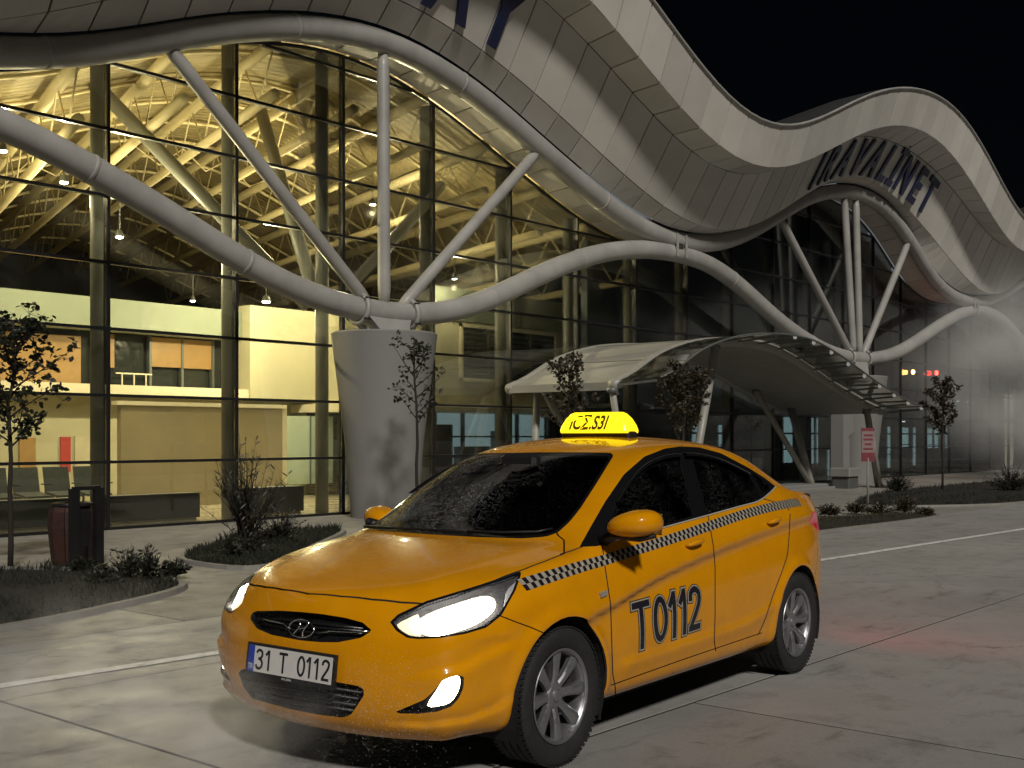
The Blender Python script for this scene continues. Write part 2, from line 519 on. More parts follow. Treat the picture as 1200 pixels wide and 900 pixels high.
# ---- lettering on the sign band
def band_text(body, xc_, size, sx, name, vpos=.5, flip=1):
    tv, tf = text_mesh(body, size, bold=size*.022, extrude=.03, sx=sx, align='CENTER', spacing=1.02)
    w_ = max(v[0] for v in tv)-min(v[0] for v in tv)
    vs = []
    for u, v, w in tv:
        X = xc_+u
        A = Vector((X, EDGE['1'][0], e1(X))); B = Vector((X, EDGE['2'][0], e2(X)))
        t = (B-A); L = t.length; t.normalize(); nrm = Vector((0, -t.z, t.y))
        if nrm.y > 0: nrm = -nrm
        vs.append(A+t*(L*vpos+v)+nrm*(.05+w))
    return mesh_obj(name, vs, tf, NAVY, st_sign)
for ch, xx in zip('HATAY', (11.75, 13.1, 14.25, 15.6, 16.92)):
    band_text(ch, xx, 1.95, .80, 'sign_letter', .52)
xx = 30.15
for ch, wd in zip('IRAVALİNET', (.55, .95, 1.02, 1.0, 1.02, .85, .5, 1.05, .85, .9)):
    band_text(ch, xx+wd/2, 1.62, .70, 'sign_letter', .47)
    xx += wd*1.02
# =================================================================== HALL INTERIOR (parts of the terminal)
FLOOR_M = surf('hall_stone_floor', (.42, .37, .27), .25, var=.1, vscale=1.2)
GREENW = surf('pale_green_band', (.22, .255, .19), .6, var=.05)
WHITEW = surf('white_slab_edge', (.72, .66, .48), .6, var=.05)
ORANGE = surf('orange_veneer', (.36, .215, .075), .5, var=.14, vscale=3)
DARKG = surf('dark_office_glass', (.03, .035, .033), .12, var=.2)
TAN = surf('tan_board', (.32, .27, .16), .55, var=.10, vscale=1.4)
GREYM = surf('grey_metal', (.13, .14, .13), .45, .2, var=.12)
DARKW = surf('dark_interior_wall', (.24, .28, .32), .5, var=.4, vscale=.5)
REDP = surf('red_board', (.42, .05, .045), .5, var=.15, vscale=12)
MB().box(-10, 62, .05, 28, -.06, .012).build('hall_floor', FLOOR_M, term)
def wbox(name, px0, px1, py0, py1, Y, mat, d=.12, par=None, proud=0.0):
    a = on_y(px0, py0, Y-proud); b_ = on_y(px1, py1, Y-proud); a2 = on_y(px0, py1, Y-proud); b2 = on_y(px1, py0, Y-proud)
    z1 = (a.z+b2.z)/2; z0 = (a2.z+b_.z)/2
    return MB().box(a.x, b_.x, Y-proud, Y-proud+d, z0, z1).build(name, mat, par or term)
YB = 6.5
bw = MB().box(-4, 19.2, YB, YB+.25, .012, 2.36).build('back_wall', CREAM, term)
slab = MB().box(-4, 17.0, YB-.55, YB+.25, 2.36, 2.56).build('floor_slab', WHITEW, term)
mid = MB().box(-4, 17.0, YB+.5, YB+.6, 2.56, 3.74).build('office_wall', DARKG, term)
MB().box(-4, 17.0, YB-.3, YB+.2, 3.74, 4.42).build('balustrade_band', GREENW, term)
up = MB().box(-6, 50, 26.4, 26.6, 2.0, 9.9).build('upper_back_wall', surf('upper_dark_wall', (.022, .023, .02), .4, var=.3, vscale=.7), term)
blk = MB().box(17.0, 22.5, YB-.6, YB+.4, 2.36, 4.55).build('wall_block', CREAM, term)
for (x0, x1, z0, z1) in ((11.0, 13.25, 2.6, 3.62), (13.66, 14.05, 2.98, 3.72), (14.98, 15.76, 3.05, 3.72), (15.82, 16.6, 3.05, 3.72)):
    MB().box(x0, x1, YB+.36, YB+.44, z0, z1).build('veneer_panel', ORANGE, mid)
for x in (13.62, 14.95, 15.79, 16.64):
    MB().box(x-.03, x+.03, YB+.34, YB+.46, 2.56, 3.74).build('office_mullion', GREYM, mid)
# low railing in front of the office
rl = MB().bar((14.05, YB+.3, 2.86), (14.95, YB+.3, 2.86), .03, .03).build('rail', WHITEW, mid)
for x in (14.2, 14.5, 14.8): MB().bar((x, YB+.3, 2.57), (x, YB+.3, 2.86), .025, .025, (0, 1, 0)).build('rail_post', WHITEW, rl)
# upper windows behind the balustrade
for x in (8.5, 10.6, 12.7, 14.8, 16.9, 19.0):
    MB().box(x*1.9-.05, x*1.9+.05, 26.25, 26.4, 3.0, 6.5).build('upper_mullion', GREYM, up)
# boards and doors on the ground floor wall
wbox('door_leaf', 23, 42, 513, 590, YB, ORANGE, .05, bw, .05)
wbox('red_poster', 71, 83, 512, 553, YB, REDP, .03, bw, .03)
wbox('pale_panel', 88, 106, 511, 560, YB, surf('pale_panel', (.52, .48, .34), .5), .04, bw, .035)
tb = MB().box(12.6, 16.6, 4.2, 4.34, .012, 2.08).build('tan_screen_wall', TAN, term)
MB().box(16.6, 16.72, 4.2, 4.9, .012, 2.08).build('screen_wall_return', WHITEW, tb)
MB().box(12.5, 16.7, 4.16, 4.38, 2.08, 2.16).build('screen_wall_cap', WHITEW, tb)
# check-in glass wall and dark glazed doors to the right of it
gw = MB().box(17.3, 19.3, 5.6, 5.63, .3, 1.95).build('green_glass_screen', surf('green_glass_sheet', (.42, .48, .34), .15, var=.08), term)
MB().box(18.55, 18.58, 5.57, 5.6, .3, 1.95).build('screen_joint', GREYM, gw)
dd_ = MB().box(19.35, 22.2, 5.3, 5.5, .012, 1.98).build('glazed_door_wall', DARKG, term)
for x in (19.4, 19.95, 20.5, 21.1, 21.7): MB().box(x-.03, x+.03, 5.24, 5.3, .012, 1.98).build('door_frame', GREYM, dd_)
for z in (.75, 1.35, 1.95): MB().box(19.38, 22.2, 5.245, 5.30, z-.02, z+.02).build('door_rail', GREYM, dd_)
# room block right of the hall with louvred window
RX0, RX1 = 19.0, 24.5
rb = MB().box(RX0, RX1, 2.0, 2.2, 2.25, 4.15).build('room_front', CREAM, term)
MB().box(RX0, RX0+.2, 2.2, YB, 2.25, 4.15).build('room_side', CREAM, rb)
MB().box(RX0, RX1, 1.95, 2.25, 4.15, 4.9).build('room_upstand', GREENW, rb)
MB().box(RX0-.3, RX1, 1.7, YB, 2.05, 2.25).build('room_floor_slab', WHITEW, rb)
wf = MB()
for (a, b_, c, d) in ((20.02, 20.10, 2.75, 4.1), (23.58, 23.66, 2.75, 4.1), (20.02, 23.66, 2.75, 2.83), (20.02, 23.66, 4.02, 4.1)):
    MB().box(a, b_, 1.93, 2.0, c, d).build('louvre_frame', WHITEW, rb)
MB().box(20.10, 23.58, 1.975, 1.995, 2.83, 4.02).build('louvre_backing', DARKG, rb)
for x in (21.0, 21.72, 22.6): MB().box(x-.025, x+.025, 1.94, 1.975, 2.83, 4.02).build('louvre_mullion', GREYM, rb)
for q in range(9):
    z = 2.9+q*.125
    MB().obox((21.84, 1.955, z), (1.73, 0, 0), (0, .012, -.03), (0, .004, .004)).build('louvre_blade', surf('louvre_grey', (.075, .08, .07), .45) if q == 0 else bpy.data.materials['louvre_grey'], rb)
# cool lit shop under the room block
SHOP = emit('cool_lit_shop', (.55, .80, .85), .8, (.6, .7, .7))
sh = MB().box(19.2, 25.2, 3.6, 3.7, .4, 2.04).build('shop_back_wall', SHOP, term)
for (x0, x1, z0, z1) in ((19.4, 20.3, .3, 1.35), (20.6, 21.2, .3, 1.75), (21.5, 22.6, .3, 1.2), (22.9, 23.3, .3, 1.6), (23.6, 24.6, .3, 1.05)):
    MB().box(x0, x1, 3.3, 3.55, z0, z1).build('shop_shelf', GREYM, sh)
for x in (19.25, 20.4, 21.4, 22.7, 23.5, 24.8): MB().box(x-.03, x+.03, 3.1, 3.2, 0, 2.04).build('shop_mullion', GREYM, sh)
for z in (1.45, .95): MB().box(19.2, 25, 3.1, 3.18, z-.02, z+.02).build('shop_rail', GREYM, sh)

# dark unlit wing to the right
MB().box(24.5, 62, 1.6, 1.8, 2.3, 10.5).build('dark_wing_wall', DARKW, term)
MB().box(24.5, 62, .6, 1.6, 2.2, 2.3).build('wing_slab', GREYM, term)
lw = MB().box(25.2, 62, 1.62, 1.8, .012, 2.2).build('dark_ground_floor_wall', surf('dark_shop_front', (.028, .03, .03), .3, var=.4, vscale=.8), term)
COOL = emit('cool_window_glow', (.50, .78, .84), 1.0, (.5, .6, .6)); PALE = emit('pale_window_glow', (.95, .9, .62), .9)
for (p0, p1, q0, q1, mm) in ((812,827,498,518,COOL),(843,858,498,523,COOL),(919,928,488,542,COOL),(938,958,489,543,COOL),(971,978,527,562,COOL),
                            (1040,1045,500,548,COOL),(1049,1064,501,524,COOL),(1071,1074,501,545,COOL),(1085.5,1099,502,525,COOL),(1104,1113,502,525,COOL),(1177,1187,462,553,PALE)):
    a = on_y(p0, q0, 1.6); b_ = on_y(p1, q1, 1.6)
    if b_.z < .05: b_.z = .05
    w = MB().box(a.x, b_.x, 1.575, 1.615, b_.z, a.z).build('lit_window', mm, lw)
    MB().box(a.x, b_.x, 1.545, 1.573, (a.z+b_.z)/2-.3, (a.z+b_.z)/2-.26).build('window_bar', FRAME, w)
for x in np.arange(25.4, 60, 1.22):
    MB().box(x-.035, x+.035, 1.5, 1.6, .012, 2.2).build('shop_front_post', FRAME, lw)
for z in (2.12, 1.55): MB().box(25.2, 62, 1.52, 1.6, z-.03, z+.03).build('shop_front_rail', FRAME, lw)
# ceiling strip lights glimpsed under the wing slab
TUBEL = emit('tube_light', (.9, 1, .95), 5)
for (px, py) in ((858, 449), (868, 452), (1122, 470), (1133, 471), (1058, 494)):
    p = on_y(px, py, 1.1)
    MB().box(p.x-.14, p.x+.14, 1.06, 1.12, p.z-.015, p.z+.015).build('tube_light', TUBEL, term)

# =================================================================== LAMPS OF THE HALL
GLOWL = emit('lamp_glow', (1, .97, .85), 40)
WARM = (1.0, .85, .50)
def hall_lamp(px, py, Y, label, energy, r=.10):
    p = on_y(px, py, Y)
    t = thing('ceiling_lamp', label, 'lamp', (p.x, p.y, p.z), 0, 'lamps of the lit hall')
    MB().lathe([(.001, .12), (r*.45, .12), (r*.75, .03), (r*.8, 0), (r*.75, -.01)], 20).build('lamp_housing', GREYM, t, True)
    MB().lathe([(r*.72, 0), (r*.6, -.03), (.001, -.045)], 20).build('lamp_lens', GLOWL, t, True)
    MB().tube([(0, 0, .12), (0, 0, .75)], .012, 6).build('lamp_rod', GREYM, t)
    ld = bpy.data.lights.new('lamp_light', 'POINT'); ld.energy = energy; ld.color = WARM; ld.shadow_soft_size = .06
    lo = bpy.data.objects.new('lamp_light', ld); link(lo, t); lo.location = (0, 0, -.22)
    return t
LE = 420
hall_lamp(140, 277, 3.2, 'bright round lamp under the trusses left of the long strut', 640)
hall_lamp(3, 176, 1.6, 'lamp at the left edge of the photo beneath the yellow trusses', 110)
hall_lamp(75, 213, 2.2, 'lamp behind the thick tube at upper left among yellow trusses', 160)
hall_lamp(437, 239, 3.6, 'bright lamp seen just left of the vertical white strut', 1200)
hall_lamp(312, 353, 4.0, 'round white lamp above the cream wall block', 480, .13)
hall_lamp(226, 352, 9.0, 'small warm lamp in the dark gallery over the green band', 160, .08)
hall_lamp(533, 326, 1.4, 'lamp glimpsed right of the tree column over the green upstand', 260, .08)

# =================================================================== WAITING SEATS AND LOW CABINETS BEHIND THE GLASS
SEATM = surf('perforated_seat_metal', (.11, .12, .115), .4, .5, var=.2, vscale=30)
def seat_unit(x, y, label):
    t = thing('waiting_seat', label, 'seat', (x, y, .012), 0, 'row of waiting seats in the hall')
    V_ = MB().obox((0, 0, .42), (.24, 0, 0), (0, .22, .03), (0, 0, .02)); V_.build('seat', SEATM, t)
    MB().obox((0, .25, .66), (.24, 0, 0), (0, .012, 0), (0, .05, .24)).build('backrest', SEATM, t)
    for s_ in (-1, 1):
        MB().bar((s_*.2, 0, 0), (s_*.2, 0, .42), .03, .03, (0, 1, 0)).build('leg', GREYM, t)
        MB().bar((s_*.27, -.18, .6), (s_*.27, .2, .6), .03, .02).build('armrest', SEATM, t)
for q, (x, lb) in enumerate(((9.0, 'grey metal waiting seat at the left edge, farthest from the bin'), (9.58, 'grey metal waiting seat second from the left edge behind the glass'),
                             (10.16, 'grey metal waiting seat in the middle of the visible row'), (10.74, 'grey metal waiting seat next to the last one behind the glass'), (11.32, 'last grey metal waiting seat of the row, next to a facade post'))):
    seat_unit(x, 3.0, lb)
CAB = surf('grey_cabinet', (.075, .08, .075), .35, .3, var=.15)
def cabinet(x0, x1, y, h, label):
    t = thing('floor_cabinet', label, 'cabinet', ((x0+x1)/2, y, .012), 0, 'low grey cabinets behind the glass')
    w = (x1-x0)/2
    MB().cbox(-w, w, -.14, .14, .05, h, .012).build('cabinet_body', CAB, t)
    MB().box(-w+.05, w-.05, -.10, .10, 0, .05).build('plinth', WHITEW, t)
    MB().box(-w-.01, w+.01, -.15, .15, h, h+.018).build('top_edge', GREYM, t)
cabinet(7.2, 9.7, .75, .46, 'long grey cabinet behind the litter bin and the glass')
cabinet(10.25, 11.95, .75, .46, 'low grey cabinet in front of the tan screen wall')
cabinet(12.7, 14.25, .75, .50, 'low grey cabinet behind the tall shrub')

# =================================================================== ENTRANCE CANOPY
can = thing('entrance_canopy', 'wave shaped entrance canopy with glass edge on slanted steel struts', 'canopy', (0, 0, 0))
CANM = surf('canopy_cladding', (.24, .235, .21), .5, var=.12, vscale=1.2)
CANE = surf('canopy_edge', (.28, .27, .235), .45, var=.08)
czf = spline([18.9,19.4,20.5,21.9,23.3,24.6,25.6,26.6,27.8,29.0,29.9,31.0,32.0,32.6], [2.46,2.62,3.10,3.46,3.62,3.66,3.60,3.42,3.12,2.80,2.60,2.36,2.20,2.14])
cz = lambda x: float(czf(x))
def sheet(name, x0, x1, ya, yb, za, zb, mat, par, n=40, smooth=True):
    xs = np.linspace(x0, x1, n); V_ = []; F_ = []
    for x in xs:
        V_ += [(x, ya, cz(x)+za), (x, yb, cz(x)+za), (x, yb, cz(x)+zb), (x, ya, cz(x)+zb)]
    for q in range(n-1):
        for k in range(4): F_.append((q*4+k, q*4+(k+1) % 4, q*4+4+(k+1) % 4, q*4+4+k))
    F_ += [(0, 3, 2, 1), (4*n-4, 4*n-3, 4*n-2, 4*n-1)]
    return mesh_obj(name, V_, F_, mat, par, smooth, sharp=R(30))
shell = sheet('canopy_shell', 18.95, 32.0, -3.1, -.45, -.10, .06, CANM, can)
for y in (-3.12, -.44):
    MB().tube([(x, y, cz(x)-.02) for x in np.linspace(18.95, 32.1, 40)], .115, 10).build('edge_beam', CANE, can, True)
for x in np.linspace(20.2, 30.6, 7):
    MB().box(x-.012, x+.012, -3.0, -.55, cz(x)+.055, cz(x)+.075).build('cladding_seam', GREYM, shell)
CGL = glass_mat('canopy_glass', (.72, .76, .70), .04, .05, .9, dirt=.25, dirtcol=(.35, .35, .3), dscale=3)
gx = np.linspace(19.0, 32.4, 15)
for a, b_ in zip(gx[:-1], gx[1:]):
    V_ = []
    xs = np.linspace(a+.015, b_-.015, 4)
    for x in xs: V_ += [(x, -3.26, cz(x)+.06), (x, -4.25, cz(x)+.10), (x, -4.25, cz(x)+.112), (x, -3.26, cz(x)+.072)]
    F_ = [(q*4+k, q*4+(k+1) % 4, q*4+4+(k+1) % 4, q*4+4+k) for q in range(3) for k in range(4)]+[(0, 3, 2, 1), (12, 13, 14, 15)]
    mesh_obj('canopy_pane', V_, F_, CGL, can)
BOLT = emit('bolt_glow', (1, .97, .9), .22, (.6, .58, .52))  # faint glow put into the glass bolts for their bright dots
for x in gx:
    arm = MB().bar((x, -3.15, cz(x)-.02), (x, -4.15, cz(x)+.05), .03, .05).build('glass_arm', GREYM, can)
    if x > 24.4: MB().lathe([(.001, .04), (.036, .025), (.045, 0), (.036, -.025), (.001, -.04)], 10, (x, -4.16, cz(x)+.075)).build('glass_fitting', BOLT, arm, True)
MB().tube([(x, -4.25, cz(x)+.105) for x in np.linspace(19.0, 32.4, 40)], .022, 6).build('glass_edge_trim', GREYM, can, True)
def can_strut(a, b_, r=.085):
    s_ = MB().tube([a, b_], [r, r*.8], 12).build('canopy_strut', CANE, can, True)
    MB().lathe([(.001, .07), (.10, .05), (.12, 0), (.10, -.05), (.001, -.07)], 12, tuple(a)).build('strut_head', GREYM, s_, True)
can_strut((19.6, -.7, cz(19.6)-.14), (19.2, -.9, .02)); can_strut((19.7, -.7, cz(19.7)-.14), (21.6, -1.0, .02))
can_strut((19.0, -3.1, cz(19.0)-.12), (20.3, -2.6, .02), .07)
can_strut((22.9, -3.15, cz(22.9)-.14), (21.2, -3.5, .02), .10)
can_strut((28.9, -.9, cz(28.9)-.14), (30.6, -1.75, .02), .09); can_strut((31.0, -.9, cz(31.0)-.14), (30.6, -1.75, .02), .11)
can_strut((31.2, -3.1, cz(31.2)-.12), (31.9, -3.2, .02), .07); can_strut((31.6, -2.9, cz(31.6)-.12), (32.1, -3.0, .02), .07)
# side portal block under the canopy's low end
por = thing('entrance_portal', 'pale grey portal block with dark arched opening under the low canopy end', 'portal', (0, 0, 0))
PX0, PX1, PYf = 33.5, 36.0, -1.35
for (x0, x1) in ((PX0, PX0+.45), (PX1-.22, PX1)):
    MB().box(x0, x1, PYf, PYf+.4, .02, 1.42).build('portal_pier', CONC, por)
V_ = []; n_ = 14
for q in range(n_+1):
    f = q/n_; x = PX0+f*(PX1-PX0)
    t = min(max((x-PX0-.45)/(PX1-PX0-.67), 0), 1)
    zb = 1.42+.30*math.sin(PI*t)**.7*(1-.35*t)
    V_ += [(x, PYf, zb), (x, PYf, 2.12), (x, PYf+.4, 2.12), (x, PYf+.4, zb)]
F_ = [(q*4+k, q*4+(k+1) % 4, q*4+4+(k+1) % 4, q*4+4+k) for q in range(n_) for k in range(4)]+[(0, 3, 2, 1), (4*n_, 4*n_+1, 4*n_+2, 4*n_+3)]
mesh_obj('portal_arch', V_, [f[::-1] for f in F_], CONC, por)
MB().box(PX0+.4, PX1-.15, PYf+.3, PYf+.36, .02, 1.78).build('portal_door', surf('portal_dark_panel', (.05, .05, .05), .5), por)
lowb = thing('low_block', 'small pale concrete block standing before the dark portal opening', 'block', (31.1, -2.5, 0))
MB().cbox(-.32, .32, -.25, .25, 0.0, .34, .02).build('block_base', surf('dark_plinth', (.08, .08, .075), .7), lowb)
MB().cbox(-.38, .38, -.3, .3, .34, .58, .03).build('block_top', CONC, lowb)
base = thing('entrance_step', 'low pale concrete step at the foot of the canopy struts', 'step', (0, 0, 0))
MB().cbox(27.6, 30.9, -2.1, -1.2, 0, .13, .02).build('step_upper', CONC, base); MB().cbox(27.4, 31.1, -2.35, -1.0, -.02, .06, .02).build('step_lower', CONC, base)
# =================================================================== GROUND
def concrete(name, lo, hi, rough=.55):
    m, nt, b = mat_nodes(name)
    tc = nt.nodes.new('ShaderNodeTexCoord')
    geo = nt.nodes.new('ShaderNodeNewGeometry')
    big = noise(nt, .55, 6, .62, vec=geo.outputs['Position'])
    st = noise(nt, 2.6, 8, .7, vec=geo.outputs['Position'])
    mp = nt.nodes.new('ShaderNodeMapping'); mp.inputs['Scale'].default_value = (.6, 2.6, 1); mp.inputs['Rotation'].default_value = (0, 0, .25)
    nt.links.new(geo.outputs['Position'], mp.inputs['Vector'])
    stre = noise(nt, 1.4, 7, .7, vec=mp.outputs[0])
    fine = noise(nt, 60, 4, .7, vec=geo.outputs['Position'])
    r1 = ramp(nt, big.outputs[0], [(.3, lo), (.7, hi)])
    def mixm(a, fac_src, lo_, hi_, col):
        mr = nt.nodes.new('ShaderNodeMapRange'); mr.inputs[1].default_value = lo_; mr.inputs[2].default_value = hi_
        nt.links.new(fac_src, mr.inputs[0])
        mx = nt.nodes.new('ShaderNodeMix'); mx.data_type = 'RGBA'; mx.blend_type = 'MULTIPLY'
        nt.links.new(mr.outputs[0], mx.inputs[0]); nt.links.new(a, mx.inputs[6]); mx.inputs[7].default_value = (*col, 1)
        return mx.outputs[2]
    c = mixm(r1.outputs[0], st.outputs[0], .52, .72, (.62, .6, .58))
    c = mixm(c, stre.outputs[0], .56, .70, (.58, .57, .55))
    c = mixm(c, fine.outputs[0], .45, .75, (.80, .80, .80))
    # hairline cracks, only here and there
    wp = noise(nt, 1.7, 5, .7, vec=geo.outputs['Position'])
    vm = nt.nodes.new('ShaderNodeVectorMath'); vm.operation = 'MULTIPLY_ADD'
    nt.links.new(wp.outputs['Color'], vm.inputs[0]); vm.inputs[1].default_value = (.9, .9, 0); nt.links.new(geo.outputs['Position'], vm.inputs[2])
    vo = nt.nodes.new('ShaderNodeTexVoronoi'); vo.feature = 'DISTANCE_TO_EDGE'; vo.inputs['Scale'].default_value = .42
    nt.links.new(vm.outputs[0], vo.inputs['Vector'])
    c1 = nt.nodes.new('ShaderNodeMapRange'); c1.inputs[1].default_value = .0; c1.inputs[2].default_value = .006; c1.inputs[3].default_value = 1; c1.inputs[4].default_value = 0
    nt.links.new(vo.outputs['Distance'], c1.inputs[0])
    gate = nt.nodes.new('ShaderNodeMapRange'); gate.inputs[1].default_value = .5; gate.inputs[2].default_value = .58
    nt.links.new(big.outputs[0], gate.inputs[0])
    cm = nt.nodes.new('ShaderNodeMath'); cm.operation = 'MULTIPLY'; nt.links.new(c1.outputs[0], cm.inputs[0]); nt.links.new(gate.outputs[0], cm.inputs[1])
    c = mixm(c, cm.outputs[0], 0, 1, (.35, .34, .33))
    # small dark oil and gum spots
    vs_ = nt.nodes.new('ShaderNodeTexVoronoi'); vs_.inputs['Scale'].default_value = 2.2
    nt.links.new(vm.outputs[0], vs_.inputs['Vector'])
    s1 = nt.nodes.new('ShaderNodeMapRange'); s1.inputs[1].default_value = .03; s1.inputs[2].default_value = .07; s1.inputs[3].default_value = 1; s1.inputs[4].default_value = 0
    nt.links.new(vs_.outputs['Distance'], s1.inputs[0])
    c = mixm(c, s1.outputs[0], 0, 1, (.5, .49, .48))
    nt.links.new(c, b.inputs['Base Color'])
    mr = nt.nodes.new('ShaderNodeMapRange'); mr.inputs[1].default_value = .35; mr.inputs[2].default_value = .7
    mr.inputs[3].default_value = rough-.12; mr.inputs[4].default_value = rough+.2
    nt.links.new(st.outputs[0], mr.inputs[0]); nt.links.new(mr.outputs[0], b.inputs['Roughness'])
    ad = nt.nodes.new('ShaderNodeMath'); ad.operation = 'MULTIPLY_ADD'; ad.inputs[1].default_value = .35
    nt.links.new(fine.outputs[0], ad.inputs[0]); nt.links.new(st.outputs[0], ad.inputs[2])
    bump(nt, b, ad.outputs[0], .35, .012)
    b.inputs['Specular IOR Level'].default_value = .4
    return m
CONCR = [concrete('road_concrete_a', (.262, .254, .24), (.34, .33, .313)), concrete('road_concrete_b', (.245, .238, .225), (.32, .31, .294)), concrete('road_concrete_c', (.275, .266, .252), (.355, .343, .326))]
PAVE = [concrete('plaza_concrete_a', (.25, .236, .205), (.32, .302, .265), .6), concrete('plaza_concrete_b', (.23, .217, .188), (.30, .283, .247), .6)]
SOIL = surf('dark_soil', (.014, .012, .008), .95, var=.4, vscale=5, bmp=.6, bscale=30)
KERB = surf('kerb_stone', (.20, .19, .17), .7, var=.15, vscale=4, bmp=.2, bscale=40)
JOINTG = surf('joint_filler', (.035, .033, .03), .95)
tag(MB().box(-250, 400, -250, 400, -.6, -.10).build('ground', surf('dark_ground', (.05, .048, .042), .95, var=.3, vscale=.3)), kind='structure')
road = tag(MB().box(-12, 75, -26, -8.62, -.12, -.004).build('road', JOINTG), kind='structure')
plaza = tag(MB().box(-12, 75, -8.62, .0, -.12, -.004).build('pavement', JOINTG), kind='structure')
rnd = random.Random(7)
def slab(par, x0, x1, y0, y1, mats, g=.012, zt=0.0):
    b = .0015
    x0 += g; x1 -= g; y0 += g; y1 -= g
    zt += rnd.uniform(-.0012, .0012)
    V_ = [(x0,y0,-.015),(x1,y0,-.015),(x1,y1,-.015),(x0,y1,-.015),(x0,y0,zt-b),(x1,y0,zt-b),(x1,y1,zt-b),(x0,y1,zt-b),
          (x0+b,y0+b,zt),(x1-b,y0+b,zt),(x1-b,y1-b,zt),(x0+b,y1-b,zt)]
    F_ = [(0,1,5,4),(1,2,6,5),(2,3,7,6),(3,0,4,7),(4,5,9,8),(5,6,10,9),(6,7,11,10),(7,4,8,11),(8,9,10,11)]
    mesh_obj('slab', V_, F_, rnd.choice(mats), par)
for (y0, y1, off, dx) in ((-10.25, -8.62, 3.1, 4.9), (-13.2, -10.25, 3.1, 4.9), (-16.15, -13.2, .65, 4.9), (-19.1, -16.15, 3.1, 4.9), (-22, -19.1, .65, 4.9)):
    x = off-3*dx
    while x < 72:
        slab(road, x, x+dx, y0, y1, CONCR); x += dx
for q, (y0, y1) in enumerate(((-8.62, -6.4), (-6.4, -4.2), (-4.2, -2.0), (-2.0, -.05))):
    x = -9.0+(q % 2)*1.2
    while x < 60:
        slab(plaza, x, x+2.4, y0, y1, PAVE, .008); x += 2.4
# painted edge line
LINE = None
m, nt, b = mat_nodes('worn_white_paint')
geo = nt.nodes.new('ShaderNodeNewGeometry')
n = noise(nt, 9, 8, .75, vec=geo.outputs['Position'])
rp = ramp(nt, n.outputs[0], [(.34, (.30, .29, .27)), (.50, (.70, .69, .66)), (.8, (.78, .77, .74))])
nt.links.new(rp.outputs[0], b.inputs['Base Color']); b.inputs['Roughness'].default_value = .6
LINE = m
la, lb = Vector((-8, -9.55, 0)), Vector((60, -12.0, 0))
la, lb = Vector((-8, -9.25, .004)), Vector((60, -12.95, .004))
pts = [(3.3, -9.90), (12.9, -10.50), (19.26, -10.80)]
ln = MB()
xs = np.linspace(-8, 62, 71)
V_ = []; F_ = []
for x in xs:
    y = -9.70-.0595*x
    V_ += [(x, y-.06, .005), (x, y+.06, .005)]
for q in range(len(xs)-1): F_.append((2*q, 2*q+2, 2*q+3, 2*q+1))
tag(mesh_obj('road_marking', V_, F_, LINE), kind='structure')

